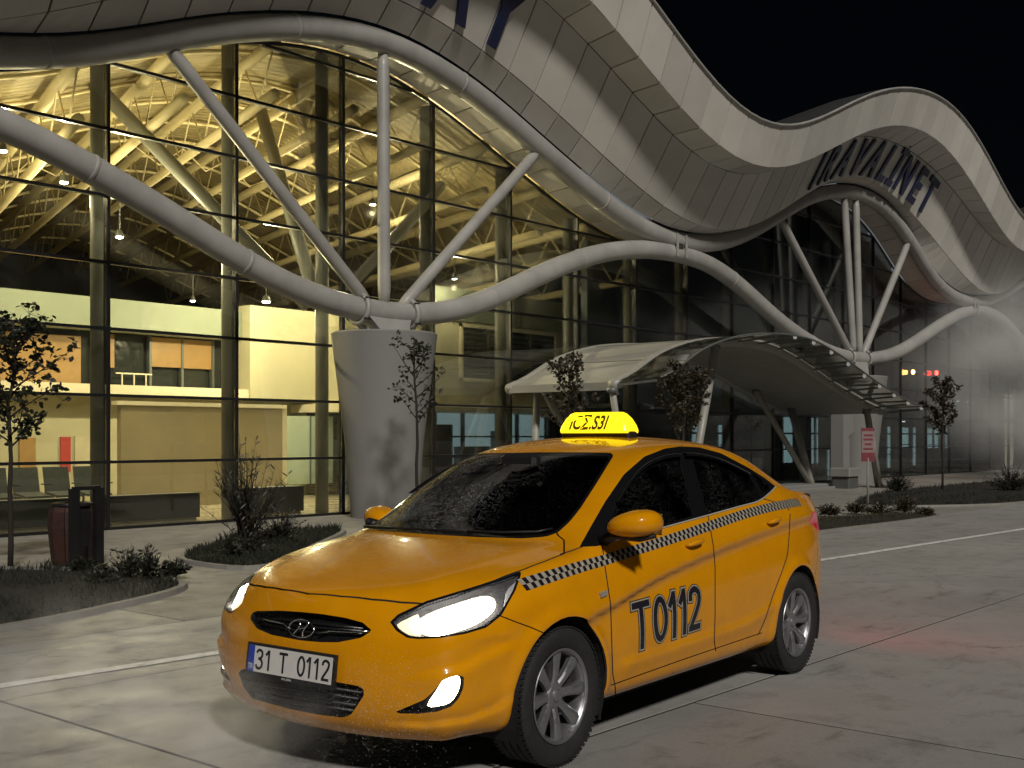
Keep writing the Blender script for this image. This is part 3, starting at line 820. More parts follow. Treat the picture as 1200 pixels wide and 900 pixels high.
def smooth2(poly, n=4):
    poly = [Vector((p[0], p[1])) for p in poly]; m_ = len(poly); out = []
    for a in range(m_):
        p0, p1, p2, p3 = [poly[(a+q) % m_] for q in (-1, 0, 1, 2)]
        for s_ in range(n):
            t = s_/n
            out.append(.5*((2*p1)+(-p0+p2)*t+(2*p0-5*p1+4*p2-p3)*t*t+(-p0+3*p1-3*p2+p3)*t**3))
    return out
def inside(p, poly):
    c = False; n = len(poly)
    for a in range(n):
        A, B = poly[a], poly[(a+1) % n]
        if (A.y > p.y) != (B.y > p.y) and p.x < A.x+(p.y-A.y)/(B.y-A.y)*(B.x-A.x): c = not c
    return c
GRASSM = surf('dull_night_grass', (.011, .014, .005), .85, var=.45, vscale=6)
DRYM = surf('dry_grass', (.035, .03, .013), .85, var=.4, vscale=5)
def bed(poly, label_grass, blades, hmax, seed, kerb=True, mat=None):
    poly = smooth2(poly, 4); n = len(poly)
    c = sum(poly, Vector((0, 0)))/n
    V_ = [(p.x, p.y, .012) for p in poly]+[(c.x+(p.x-c.x)*.9, c.y+(p.y-c.y)*.9, .055) for p in poly]+[(c.x, c.y, .085)]
    F_ = [(q, (q+1) % n, n+(q+1) % n, n+q) for q in range(n)]+[(n+q, n+(q+1) % n, 2*n) for q in range(n)]
    area = sum(poly[q].x*poly[(q+1) % n].y-poly[(q+1) % n].x*poly[q].y for q in range(n))/2
    if area < 0: F_ = [f[::-1] for f in F_]
    bd = tag(mesh_obj('planting_bed', V_, F_, SOIL, None, True), kind='structure')
    if kerb:
        kv = []; kf = []
        per = [(poly[q]-c) for q in range(n)]
        for q in range(n):
            a = poly[q]; t = (poly[(q+1) % n]-poly[q-1]).normalized(); nr = Vector((t.y, -t.x))
            if nr.dot(a-c) < 0: nr = -nr
            kv += [(a.x, a.y, 0), (a.x, a.y, .045), (a.x+nr.x*.07, a.y+nr.y*.07, .045), (a.x+nr.x*.085, a.y+nr.y*.085, 0)]
        for q in range(n):
            for k in range(3): kf.append((q*4+k, ((q+1) % n)*4+k, ((q+1) % n)*4+k+1, q*4+k+1))
        if area > 0: kf = [f[::-1] for f in kf]
        tag(mesh_obj('kerb', kv, kf, KERB, None), kind='structure')
    rn = random.Random(seed)
    x0 = min(p.x for p in poly); x1 = max(p.x for p in poly); y0 = min(p.y for p in poly); y1 = max(p.y for p in poly)
    g = MB(); k = 0
    while k < blades:
        p = Vector((rn.uniform(x0, x1), rn.uniform(y0, y1)))
        if not inside(p, poly): continue
        k += 1
        h = hmax*rn.uniform(.35, 1)*(.6+.8*abs(math.sin(p.x*3.1)*math.cos(p.y*2.7))); a = rn.uniform(0, 2*PI); w = rn.uniform(.004, .009)
        lx, ly = rn.uniform(-.5, .5)*h, rn.uniform(-.5, .5)*h
        g.add([(p.x-w*math.cos(a), p.y-w*math.sin(a), .03), (p.x+w*math.cos(a), p.y+w*math.sin(a), .03),
               (p.x+lx*.4+w*.7*math.cos(a), p.y+ly*.4+w*.7*math.sin(a), .03+h*.6), (p.x+lx, p.y+ly, .03+h)], [(0, 1, 2), (0, 2, 3)])
    tag(g.build('grass', mat or GRASSM), label_grass, 'grass', kind='stuff')
    return poly
bed([(-3,-8.6),(1.5,-8.35),(4.2,-7.95),(5.4,-7.55),(6.4,-7.0),(6.72,-6.3),(6.66,-5.3),(6.15,-4.25),(4.5,-3.7),(1,-3.5),(-3,-3.5)], 'dark short grass in the bed around the left tree', 22000, .11, 3)
bed([(7.85,-5.2),(7.9,-6.05),(8.6,-5.9),(9.6,-5.0),(11.6,-3.4),(11.9,-2.85),(11.0,-2.6),(9.4,-3.5),(8.2,-4.5)], 'low ground cover under the tall dark shrub', 7000, .13, 4)
bed([(12.5,-7.7),(14.0,-8.55),(17.5,-8.75),(20.4,-8.85),(21.4,-8.6),(20.6,-8.1),(18.0,-7.2),(15.5,-6.6),(13.0,-6.7)], 'thin dry grass in the bed behind the taxi', 9000, .09, 5, mat=DRYM)
bed([(23.2,-6.6),(25.5,-8.4),(30,-8.5),(40,-8.4),(44,-7),(42,-4.8),(33,-4.3),(28,-4.7),(25,-5.6)], 'dark lawn strip before the far end of the terminal', 15000, .10, 6)
# =================================================================== THE TAXI
CAR_O = Vector((4.0518, -12.5807, 0.0)); CAR_RZ = R(-176.677)
def build_taxi():
    cr, sr = math.cos(CAR_RZ), math.sin(CAR_RZ)
    def cproj(P):
        """car coordinates (n,3) -> pixels of the frame, plus depth"""
        P = np.asarray(P, float)
        wx = CAR_O.x + P[:, 0]*cr - P[:, 1]*sr; wy = CAR_O.y + P[:, 0]*sr + P[:, 1]*cr + CAM_D
        dep = wx*_c + wy*_s; lat = wx*_s - wy*_c
        return np.stack([600+CAM_F*lat/dep, CAM_YH-CAM_F*(P[:, 2]-CAM_H)/dep], 1), dep

    # ---------------------------------------------------------------- materials
    m, nt, b = mat_nodes('taxi_yellow_paint')
    n = noise(nt, 6, 5, .6)
    r_ = ramp(nt, n.outputs[0], [(.3, (.62, .250, .0012)), (.7, (.69, .282, .0016))])
    # road film: thin dust low on the panels, broken up by noise
    tcd = nt.nodes.new('ShaderNodeTexCoord'); spd = nt.nodes.new('ShaderNodeSeparateXYZ'); nt.links.new(tcd.outputs['Object'], spd.inputs[0])
    dz = nt.nodes.new('ShaderNodeMapRange'); dz.inputs[1].default_value = .18; dz.inputs[2].default_value = .52; dz.inputs[3].default_value = .42; dz.inputs[4].default_value = .03
    nt.links.new(spd.outputs['Z'], dz.inputs[0])
    nd_ = noise(nt, 14, 8, .72)
    dm_ = nt.nodes.new('ShaderNodeMapRange'); dm_.inputs[1].default_value = .42; dm_.inputs[2].default_value = .72
    nt.links.new(nd_.outputs[0], dm_.inputs[0])
    dmu = nt.nodes.new('ShaderNodeMath'); dmu.operation = 'MULTIPLY'; nt.links.new(dz.outputs[0], dmu.inputs[0]); nt.links.new(dm_.outputs[0], dmu.inputs[1])
    mxd = nt.nodes.new('ShaderNodeMix'); mxd.data_type = 'RGBA'; nt.links.new(dmu.outputs[0], mxd.inputs[0]); nt.links.new(r_.outputs[0], mxd.inputs[6]); mxd.inputs[7].default_value = (.22, .17, .11, 1)
    nt.links.new(mxd.outputs[2], b.inputs['Base Color'])
    n = noise(nt, 30, 6, .7)
    mr = nt.nodes.new('ShaderNodeMapRange'); mr.inputs[1].default_value = .35; mr.inputs[2].default_value = .75
    mr.inputs[3].default_value = .20; mr.inputs[4].default_value = .36
    nt.links.new(n.outputs[0], mr.inputs[0]); nt.links.new(mr.outputs[0], b.inputs['Roughness'])
    b.inputs['Coat Weight'].default_value = .7; b.inputs['Coat Roughness'].default_value = .035
    b.inputs['Specular IOR Level'].default_value = .12
    n3 = noise(nt, 420, 3, .6); bump(nt, b, n3.outputs[0], .03, .001)
    PAINT = m
    BLACK = surf('black_plastic', (.012, .012, .013), .45, var=.2, vscale=20, bmp=.15, bscale=300)
    GLOSSB = surf('gloss_black_trim', (.008, .008, .009), .12, var=.1, vscale=8, rvar=.06)
    RUBBER = surf('tyre_rubber', (.014, .014, .015), .75, var=.3, vscale=14, bmp=.3, bscale=160)
    CHROME = surf('chrome', (.75, .75, .74), .12, 1.0, var=.05, rvar=.05)
    BRIGHT = surf('bright_trim', (.62, .60, .54), .3, .35, var=.08)
    ALLOY = surf('wheel_alloy', (.33, .33, .34), .36, .8, var=.12, vscale=18, rvar=.12)
    SHELL = surf('underbody_and_gap_shade', (.006, .006, .006), .9, var=.2)
    CLOTH = surf('seat_cloth', (.05, .05, .052), .9, var=.3, vscale=30, bmp=.3, bscale=200)
    WHITE = surf('plate_white', (.62, .60, .57), .4, var=.06, vscale=20)
    BLUE = surf('plate_blue', (.02, .05, .35), .4, var=.05)
    INK = surf('decal_black', (.010, .009, .016), .35, var=.15, vscale=40)
    SILVER = surf('decal_silver', (.34, .31, .24), .35, var=.2, vscale=60)
    REFL = surf('lamp_reflector', (.8, .8, .8), .12, 1.0, var=.04)
    LENS = glass_mat('lamp_lens', (.97, .97, .97), .03, .02, .8)
    AMBERL = glass_mat('lamp_lens_clear', (.75, .77, .8), .06, .1, .9)
    TAILRED = surf('tail_lamp_red', (.45, .006, .03), .18, var=.5, vscale=60, coat=1)
    TAILRED.node_tree.nodes['Principled BSDF'].inputs['Emission Color'].default_value = (1, .02, .06, 1)
    TAILRED.node_tree.nodes['Principled BSDF'].inputs['Emission Strength'].default_value = .22

    def dew_glass(name, tint, amount, scale, mask=None, refl=.02):
        """dark tinted car glass with fine dew drops that catch the light"""
        g = bpy.data.materials.new(name); g.use_nodes = True
        nt = g.node_tree; nt.nodes.clear()
        out = nt.nodes.new('ShaderNodeOutputMaterial')
        tr = nt.nodes.new('ShaderNodeBsdfTransparent'); tr.inputs[0].default_value = (*tint, 1)
        gl = nt.nodes.new('ShaderNodeBsdfGlossy'); gl.inputs['Roughness'].default_value = .03
        fr = nt.nodes.new('ShaderNodeFresnel'); fr.inputs[0].default_value = 1.5
        ad = nt.nodes.new('ShaderNodeMath'); ad.operation = 'ADD'; ad.inputs[1].default_value = refl
        nt.links.new(fr.outputs[0], ad.inputs[0])
        mx = nt.nodes.new('ShaderNodeMixShader')
        nt.links.new(ad.outputs[0], mx.inputs[0]); nt.links.new(tr.outputs[0], mx.inputs[1]); nt.links.new(gl.outputs[0], mx.inputs[2])
        tc = nt.nodes.new('ShaderNodeTexCoord')
        vo = nt.nodes.new('ShaderNodeTexVoronoi'); vo.inputs['Scale'].default_value = scale
        nt.links.new(tc.outputs['Object'], vo.inputs['Vector'])
        lt = nt.nodes.new('ShaderNodeMapRange'); lt.inputs[1].default_value = .22; lt.inputs[2].default_value = .34
        lt.inputs[3].default_value = 1; lt.inputs[4].default_value = 0
        nt.links.new(vo.outputs['Distance'], lt.inputs[0])
        nz = noise(nt, 3.2, 4, .6)
        mk = nt.nodes.new('ShaderNodeMapRange'); mk.inputs[1].default_value = .36; mk.inputs[2].default_value = .58
        mk.inputs[3].default_value = 0; mk.inputs[4].default_value = amount
        nt.links.new(nz.outputs[0], mk.inputs[0])
        mu = nt.nodes.new('ShaderNodeMath'); mu.operation = 'MULTIPLY'
        nt.links.new(lt.outputs[0], mu.inputs[0]); nt.links.new(mk.outputs[0], mu.inputs[1])
        last = mu
        if mask:
            sp = nt.nodes.new('ShaderNodeSeparateXYZ'); nt.links.new(tc.outputs['Object'], sp.inputs[0])
            mm = nt.nodes.new('ShaderNodeMapRange')
            mm.inputs[1].default_value, mm.inputs[2].default_value = mask
            mm.inputs[3].default_value = 1; mm.inputs[4].default_value = .04
            nt.links.new(sp.outputs['Y'], mm.inputs[0])
            m2 = nt.nodes.new('ShaderNodeMath'); m2.operation = 'MULTIPLY'
            nt.links.new(mu.outputs[0], m2.inputs[0]); nt.links.new(mm.outputs[0], m2.inputs[1]); last = m2
        df = nt.nodes.new('ShaderNodeBsdfPrincipled'); df.inputs['Base Color'].default_value = (.6, .62, .6, 1)
        df.inputs['Roughness'].default_value = .3
        bp = nt.nodes.new('ShaderNodeBump'); bp.inputs['Strength'].default_value = .7; bp.inputs['Distance'].default_value = .003
        nt.links.new(lt.outputs[0], bp.inputs['Height']); nt.links.new(bp.outputs[0], df.inputs['Normal'])
        m3 = nt.nodes.new('ShaderNodeMixShader')
        nt.links.new(last.outputs[0], m3.inputs[0]); nt.links.new(mx.outputs[0], m3.inputs[1]); nt.links.new(df.outputs[0], m3.inputs[2])
        nt.links.new(m3.outputs[0], out.inputs[0])
        return g
    WS_GLASS = dew_glass('windscreen_glass', (.90, .92, .90), .7, 105, (-.15, .22))
    SIDE_GLASS = dew_glass('tinted_side_glass', (.24, .25, .25), .16, 120)

    # ---------------------------------------------------------------- control cage of the body (left half)
    NI, NK, NJ = 24, 8, 8
    xs_low = [.58,.49,.40,.27,.13,-.02,-.17,-.32,-.42,-.55,-.72,-.90,-1.10,-1.35,-1.60,-1.90,-2.15,-2.35,-2.50,-2.68,-2.87,-3.03,-3.18,-3.31]
    xs_top = [.45,.36,.27,.16,.04,-.08,-.20,-.32,-.42,-.55,-.72,-.90,-1.10,-1.35,-1.60,-1.90,-2.15,-2.35,-2.52,-2.70,-2.88,-3.03,-3.17,-3.30]
    xc = [.755,.66,.55,.42,.26,.08,-.07,-.165,-.30,-.50,-.72,-.92,-1.08,-1.30,-1.60,-1.90,-2.15,-2.40,-2.62,-2.82,-3.02,-3.15,-3.32,-3.46]
    zc = [.778,.815,.846,.877,.908,.938,.958,.968,1.025,1.128,1.242,1.338,1.402,1.447,1.468,1.463,1.442,1.40,1.32,1.23,1.135,1.105,1.098,1.08]
    yS = spline([.45,.2,0,-.3,-.7,-1.1,-1.5,-2.0,-2.4,-2.8,-3.1,-3.3], [.665,.735,.758,.775,.782,.782,.778,.768,.75,.712,.665,.62])
    zS = spline([.45,.2,0,-.3,-.7,-1.1,-1.5,-2.0,-2.4,-2.8,-3.1,-3.3], [.815,.866,.896,.926,.952,.986,1.018,1.055,1.078,1.085,1.07,1.045])
    yM = spline([.58,.49,.40,.27,.1,-.3,-.9,-1.6,-2.2,-2.6,-2.87,-3.03,-3.18,-3.31], [.695,.765,.808,.838,.85,.85,.852,.856,.856,.85,.822,.79,.745,.68])
    rail = {7:(-.31,.70,.955),8:(-.43,.69,1.01),9:(-.57,.672,1.095),10:(-.75,.645,1.20),11:(-.93,.615,1.295),12:(-1.11,.59,1.362),13:(-1.35,.572,1.408),
            14:(-1.6,.565,1.424),15:(-1.9,.565,1.418),16:(-2.15,.565,1.395),17:(-2.38,.567,1.345),18:(-2.58,.575,1.275),19:(-2.78,.585,1.195),
            20:(-2.95,.595,1.128),21:(-3.08,.595,1.098),22:(-3.22,.575,1.085),23:(-3.37,.545,1.068)}
    front_z_c = [.20,.245,.325,.44,.555,.64,.712,.778]; front_z_e = [.205,.25,.335,.46,.59,.685,.755,.815]
    front_x_c = [.735,.80,.828,.838,.832,.812,.788,.755]; front_x_e = [.585,.63,.65,.655,.645,.61,.545,.455]
    front_y_e = [.655,.70,.718,.724,.724,.718,.70,.668]
    yfr = [1,.915,.81,.69,.55,.38,.19,0]
    side_z = [.215,.245,.335,.47,.62,.765]
    row_dy = [-.075,-.028,-.014,-.004,0,-.006]
    V = []; idx = {}
    def put(key, p):
        idx[key] = len(V); V.append(p)
    def lerp(a, b, t): return a+(b-a)*t
    # side grid
    for i in range(NI):
        t = min(1, i/3.0); t = t*t*(3-2*t)
        tr_ = max(0, (i-19)/4.0)
        for k in range(NK):
            if k < 6:
                z = lerp(front_z_e[k], side_z[k], t)
                z = lerp(z, [.26,.30,.38,.50,.64,.79][k], tr_)
                xk = xs_low[i] if k < 4 else lerp(xs_low[i], xs_top[i], (0,0,0,0,.12,.3)[k])
                y = float(yM(xs_low[i])) + row_dy[k]
                if i == 0: xk, y = front_x_e[k], front_y_e[k]
                elif i <= 2: y = lerp(front_y_e[k] + (y-.695), y, i/3)
            elif k == 6:
                xk = lerp(xs_low[i], xs_top[i], .65); z = float(zS(xs_top[i]))-.062; y = lerp(float(yS(xs_top[i])), float(yM(xs_low[i])), .62)
                if i == 0: xk, y, z = front_x_e[6], front_y_e[6], front_z_e[6]
            else:
                xk = xs_top[i]; y = float(yS(xk)); z = float(zS(xk))
            put(('s', i, k), (xk, y, z))
    # top grid (j0 = shared with the side)
    for i in range(NI):
        a = V[idx['s', i, 7]]; idx['t', i, 0] = idx['s', i, 7]
        for j in range(1, NJ):
            if i <= 6:
                f = yfr[j]; y = a[1]*f
                if i == 0: y = front_y_e[7]*f
                p = 2.6 if i > 0 else 2.2
                x = lerp(xc[i], a[0], f**p); z = lerp(zc[i], a[2], f**2.8)
                if 1 <= i <= 6: z += .008*math.exp(-((f-.66)/.12)**2)
                put(('t', i, j), (x, y, z))
            else:
                rx, ry, rz = rail[i]
                if j == 1: p = (lerp(a[0], rx, .06), a[1]-.022, a[2]+.03)
                elif j == 2:
                    p = (lerp(a[0], rx, .5), lerp(a[1]-.022, ry+.034, .5)+.012, lerp(a[2]+.03, rz-.034, .5))
                elif j == 3: p = (lerp(a[0], rx, .97), ry+.030, rz-.030)
                elif j == 4: p = (rx, ry-.035, rz+.004)
                else:
                    f = {5: .66, 6: .33, 7: 0}[j]
                    p = (lerp(xc[i], rx, f**2), ry*f, lerp(zc[i], rz, f**2.3))
                if i == 7 and j < 4:
                    p = (p[0], lerp(a[1], ry, j/4), lerp(a[2], rz, j/4))
                put(('t', i, j), p)
    # front and rear faces
    for k in range(NK-1):
        idx['f', k, 0] = idx['s', 0, k]
        for j in range(1, NJ):
            f = yfr[j]
            put(('f', k, j), (lerp(front_x_c[k], front_x_e[k], f**2.3), front_y_e[k]*f, lerp(front_z_c[k], front_z_e[k], f**2)))
    for j in range(NJ): idx['f', 7, j] = idx['t', 0, j]
    rear_x = [-3.38,-3.44,-3.49,-3.515,-3.52,-3.50,-3.49,-3.46]
    for k in range(NK-1):
        idx['r', k, 0] = idx['s', NI-1, k]
        e = V[idx['s', NI-1, k]]
        for j in range(1, NJ):
            f = yfr[j]
            zce = [.27,.31,.38,.50,.64,.80,.96][k]
            put(('r', k, j), (lerp(rear_x[k], e[0], f**2.3), e[1]*f, lerp(zce, e[2], f**2)))
    for j in range(NJ): idx['r', 7, j] = idx['t', NI-1, j]
    quads = []
    for i in range(NI-1):
        for k in range(NK-1):
            quads.append((idx['s',i,k], idx['s',i,k+1], idx['s',i+1,k+1], idx['s',i+1,k]))
        for j in range(NJ-1):
            quads.append((idx['t',i,j], idx['t',i,j+1], idx['t',i+1,j+1], idx['t',i+1,j]))
    for k in range(NK-1):
        for j in range(NJ-1):
            quads.append((idx['f',k,j+1], idx['f',k+1,j+1], idx['f',k+1,j], idx['f',k,j]))
            quads.append((idx['r',k,j], idx['r',k+1,j], idx['r',k+1,j+1], idx['r',k,j+1]))
    # mirror
    nv = len(V); mir = {}
    VV = list(V)
    for n_, p in enumerate(V):
        if abs(p[1]) < 1e-6: mir[n_] = n_
        else: mir[n_] = len(VV); VV.append((p[0], -p[1], p[2]))
    quads = [f[::-1] for f in quads]
    FF = quads + [tuple(mir[q] for q in reversed(f)) for f in quads]
    me = bpy.data.meshes.new('cage'); me.from_pydata(VV, [], FF)
    ob = bpy.data.objects.new('cage', me); COL.objects.link(ob)
    md = ob.modifiers.new('s', 'SUBSURF'); md.levels = 3; md.render_levels = 3
    dg = bpy.context.evaluated_depsgraph_get(); dg.update()
    ev = ob.evaluated_get(dg).to_mesh()
    P = np.array([v.co[:] for v in ev.vertices]); Fs = [tuple(p.vertices) for p in ev.polygons]
    ob.evaluated_get(dg).to_mesh_clear(); bpy.data.objects.remove(ob)

    # ---------------------------------------------------------------- surface character: creases and flares
    sgn = np.where(P[:, 1] >= 0, 1.0, -1.0); ay = np.abs(P[:, 1])
    side = np.clip((ay-.66)/.1, 0, 1)
    crease = spline([.3,-.35,-.8,-1.4,-2.0,-2.5,-3.0,-3.3], [.60,.665,.755,.835,.895,.935,.955,.96])
    d = P[:, 2]-crease(P[:, 0])
    fade = np.clip((.25-P[:, 0])/.5, 0, 1)*np.clip((P[:, 0]+3.35)/.3, 0, 1)
    amp = np.where(d >= 0, .016*np.exp(-(d/.10)**2), .016*np.exp(-(d/.012)**2) - .022*(1-np.exp(-(d/.03)**2))*np.exp(-(d/.16)**2))
    low = spline([0,-.5,-1.2,-2.0,-2.3], [.36,.37,.385,.43,.50])
    d2 = P[:, 2]-low(P[:, 0])
    lf = np.clip((-.4-P[:, 0])/.15, 0, 1)*np.clip((P[:, 0]+2.35)/.2, 0, 1)
    amp2 = .010*np.where(d2 < 0, np.exp(-(d2/.05)**2), np.exp(-(d2/.02)**2))*lf
    dy = (amp*fade+amp2)*side
    for wx in (0.0, -2.57):
        rr = np.hypot(P[:, 0]-wx, P[:, 2]-.31)
        dy += side*.016*np.exp(-((rr-.365)/.035)**2)*np.clip((P[:, 2]-.1)/.2, 0, 1)
    P[:, 1] += sgn*dy
    # bumper and bonnet creases: ridge with a hollow beneath it, along lines laid on the front corner
    def ridge(poly, a_r, s_r, a_h, s_h, box):
        Q, dep = cproj(np.stack([P[:, 0], np.abs(P[:, 1]), P[:, 2]], 1))
        poly = np.array(poly, float)
        best = np.full(len(Q), 1e9); sg_ = np.ones(len(Q)); fade_ = np.ones(len(Q))
        nseg = len(poly)-1
        for a in range(nseg):
            A, B = poly[a], poly[a+1]; AB = B-A
            tt = ((Q-A)@AB)/(AB@AB); t = np.clip(tt, 0, 1); D_ = Q-A-t[:, None]*AB
            dd = np.hypot(D_[:, 0], D_[:, 1]); u = dd < best
            sg_[u] = np.where((AB[0]*(Q[:, 1]-A[1])-AB[1]*(Q[:, 0]-A[0]))[u] >= 0, 1, -1); best = np.minimum(best, dd)
            al = (a+t)/nseg
            fade_[u] = np.clip(np.minimum(al, 1-al)[u]/.18, 0, 1)
        dm = best*dep/CAM_F
        ok = (P[:, 0] > box[0]) & (P[:, 0] < box[1]) & (np.abs(P[:, 1]) > box[2]) & (P[:, 2] > box[3]) & (P[:, 2] < box[4])
        off = np.where(sg_ < 0, a_r*np.exp(-(dm/s_r)**2), a_r*np.exp(-(dm/.012)**2)-a_h*(1-np.exp(-(dm/.012)**2))*np.exp(-(dm/s_h)**2))*fade_*ok
        dirn = np.stack([np.clip(P[:, 0]-.2, 0, 1), P[:, 1]*.9, 0*off], 1); dirn /= np.maximum(1e-6, np.linalg.norm(dirn, axis=1))[:, None]
        P[:] = P+dirn*off[:, None]
    ridge([(612,752),(590,762),(566,772),(548,784),(520,790),(470,800)], .007, .05, .012, .07, (.2, 1, .25, .2, .62))
    ridge([(608,812),(585,832),(550,846),(500,853),(440,850)], .006, .03, .010, .04, (.2, 1, .15, .15, .5))
    bmq = bmesh.new()
    bv = [bmq.verts.new(p) for p in P]
    for f in Fs: bmq.faces.new([bv[q] for q in f])
    bmq.normal_update()
    Nn = np.array([v.normal[:] for v in bv])
    bmq.free()
    bvh = BVHTree.FromPolygons([tuple(p) for p in P], Fs)
    def side_hit(x, z, sg=1):
        h, nrm, *_ = bvh.ray_cast(Vector((x, 2.0*sg, z)), Vector((0, -sg, 0)))
        return (h, nrm if nrm.y*sg > 0 else -nrm) if h else (Vector((x, .84*sg, z)), Vector((0, sg, 0)))
    def pix_hit(px, py):
        """car-space point where the sight line through a pixel meets the body"""
        r = _ray(px, py)
        w0 = Vector((0, -CAM_D, CAM_H)) - CAR_O
        o = Vector((w0.x*cr+w0.y*sr, -w0.x*sr+w0.y*cr, w0.z))
        dr = Vector((r[0]*cr+r[1]*sr, -r[0]*sr+r[1]*cr, r[2])).normalized()
        h, nrm, *_ = bvh.ray_cast(o, dr)
        if h is None:
            for q in range(1, 30):                     # just off the outline: step towards the body's middle
                t = q*.02
                px2, py2 = px+(600-px)*t, py+(690-py)*t
                r = _ray(px2, py2); dr = Vector((r[0]*cr+r[1]*sr, -r[0]*sr+r[1]*cr, r[2])).normalized()
                h, nrm, *_ = bvh.ray_cast(o, dr)
                if h is not None: break
        return h, (nrm if nrm.dot(dr) < 0 else -nrm)

    # ---------------------------------------------------------------- cutting machinery
    S = {'P': P, 'N': Nn, 'F': Fs, 'id': np.array(['body']*len(Fs), dtype=object)}
    def sdf_poly(Q, poly, closed=True):
        poly = np.asarray(poly, float); n = len(poly)
        best = np.full(len(Q), 1e9); inside = np.zeros(len(Q), bool); sg = np.ones(len(Q))
        for a in range(n if closed else n-1):
            A, B = poly[a], poly[(a+1) % n]
            AB = B-A; L2 = AB@AB
            t = np.clip(((Q-A)@AB)/L2, 0, 1)
            D_ = Q-A-t[:, None]*AB
            dd = np.hypot(D_[:, 0], D_[:, 1])
            if closed:
                c1 = (A[1] > Q[:, 1]) != (B[1] > Q[:, 1])
                with np.errstate(divide='ignore', invalid='ignore'):
                    xi = A[0]+(Q[:, 1]-A[1])/(B[1]-A[1]+1e-30)*AB[0]
                inside ^= c1 & (Q[:, 0] < xi)
            else:
                crs = AB[0]*(Q[:, 1]-A[1])-AB[1]*(Q[:, 0]-A[0])
                u = dd < best; sg[u] = np.where(crs[u] >= 0, 1, -1)
            best = np.minimum(best, dd)
        return np.where(inside, -best, best) if closed else best*sg
    def smooth_poly(poly, n=4, closed=True):
        poly = [np.array(p, float) for p in poly]; m_ = len(poly); out = []
        for a in range(m_ if closed else m_-1):
            p0, p1, p2, p3 = [poly[q % m_] if closed else poly[min(max(q, 0), m_-1)] for q in (a-1, a, a+1, a+2)]
            for s_ in range(n):
                t = s_/n
                out.append(.5*((2*p1)+(-p0+p2)*t+(2*p0-5*p1+4*p2-p3)*t*t+(-p0+3*p1-3*p2+p3)*t**3))
        if not closed: out.append(poly[-1])
        return np.array(out)
    def field(poly, view, closed=True, bbox=None, mirror=True, rng=None):
        Pp = S['P'].copy()
        if mirror: Pp[:, 1] = np.abs(Pp[:, 1])
        if view == 'px':
            Q, dep = cproj(Pp); k = dep/CAM_F
        elif view == 'side': Q = Pp[:, [0, 2]]; k = 1.0
        elif view == 'top': Q = Pp[:, [0, 1]]; k = 1.0
        elif view == 'front': Q = Pp[:, [1, 2]]; k = 1.0
        v = sdf_poly(Q, poly, closed)*k
        ok = np.ones(len(Pp), bool)
        if bbox:
            for a, (lo, hi) in enumerate(bbox):
                if lo is not None: ok &= Pp[:, a] >= lo
                if hi is not None: ok &= Pp[:, a] <= hi
        return v, ok
    def cut(val, ok, only=None):
        """split faces along val = 0 (only where all corners are ok); returns nothing, mesh keeps face ids"""
        F, ID = S['F'], S['id']
        sg = val > 0
        newP, newN, newV = [], [], []
        edge = {}
        base = len(S['P'])
        F2, ID2 = [], []
        for f, i_ in zip(F, ID):
            ss = [sg[q] for q in f]
            if all(ss) or not any(ss) or not all(ok[q] for q in f) or (only and i_ not in only):
                F2.append(f); ID2.append(i_); continue
            n = len(f)
            cr_ = sum(ss[q] != ss[(q+1) % n] for q in range(n))
            if cr_ != 2:
                F2.append(f); ID2.append(i_); continue
            A, B = [], []
            for q in range(n):
                a, b2 = f[q], f[(q+1) % n]
                (A if ss[q] else B).append(a)
                if ss[q] != ss[(q+1) % n]:
                    key = (min(a, b2), max(a, b2))
                    if key not in edge:
                        t = val[key[0]]/(val[key[0]]-val[key[1]]); t = min(max(t, .02), .98)
                        edge[key] = base+len(newP)
                        newP.append(S['P'][key[0]]*(1-t)+S['P'][key[1]]*t)
                        newN.append(S['N'][key[0]]*(1-t)+S['N'][key[1]]*t)
                    A.append(edge[key]); B.append(edge[key])
            F2.append(tuple(A)); ID2.append(i_); F2.append(tuple(B)); ID2.append(i_)
        # T-junctions: neighbours that were not split still share the edge; harmless gaps of zero width
        if newP:
            S['P'] = np.vstack([S['P'], newP]); S['N'] = np.vstack([S['N'], newN])
        S['F'] = F2; S['id'] = np.array(ID2, dtype=object)
    def assign(val_fn, name, only=None):
        val, ok = val_fn()
        for q, f in enumerate(S['F']):
            if only and S['id'][q] not in only: continue
            if all(ok[v] for v in f) and sum(val[v] for v in f)/len(f) < 0: S['id'][q] = name
    def region(name, poly, view='px', bbox=None, mirror=True, off=0.0, only=None):
        fn = lambda: (lambda r_: (r_[0]+off, r_[1]))(field(poly, view, True, bbox, mirror))
        v, ok = fn(); cut(v, ok, only); assign(fn, name, only)
    def seam(poly, view='px', closed=False, bbox=None, w=.0052, mirror=True, reach=.05, name='gap'):
        for o_ in (-w/2, w/2):
            v, ok = field(poly, view, closed, bbox, mirror)
            cut(v+o_, ok & (np.abs(v) < reach), ['body'])
        v, ok = field(poly, view, closed, bbox, mirror)
        if not closed:
            # keep inside the ends
            pa = np.asarray(poly, float)
        for q, f in enumerate(S['F']):
            if S['id'][q] != 'body': continue
            m_ = sum(v[x] for x in f)/len(f)
            if abs(m_) < w/2*.98 and all(ok[x] for x in f) and max(abs(v[x]) for x in f) < w/2+.002: S['id'][q] = name

    # wheel arches
    for wx in (0.0, -2.57):
        an = np.linspace(0, 2*PI, 40, endpoint=False)
        circ = np.stack([wx+.352*np.cos(an), .315+.352*np.sin(an)], 1)
        region('arch_hole', circ, 'side', bbox=((None, None), (.45, None), (None, None)))
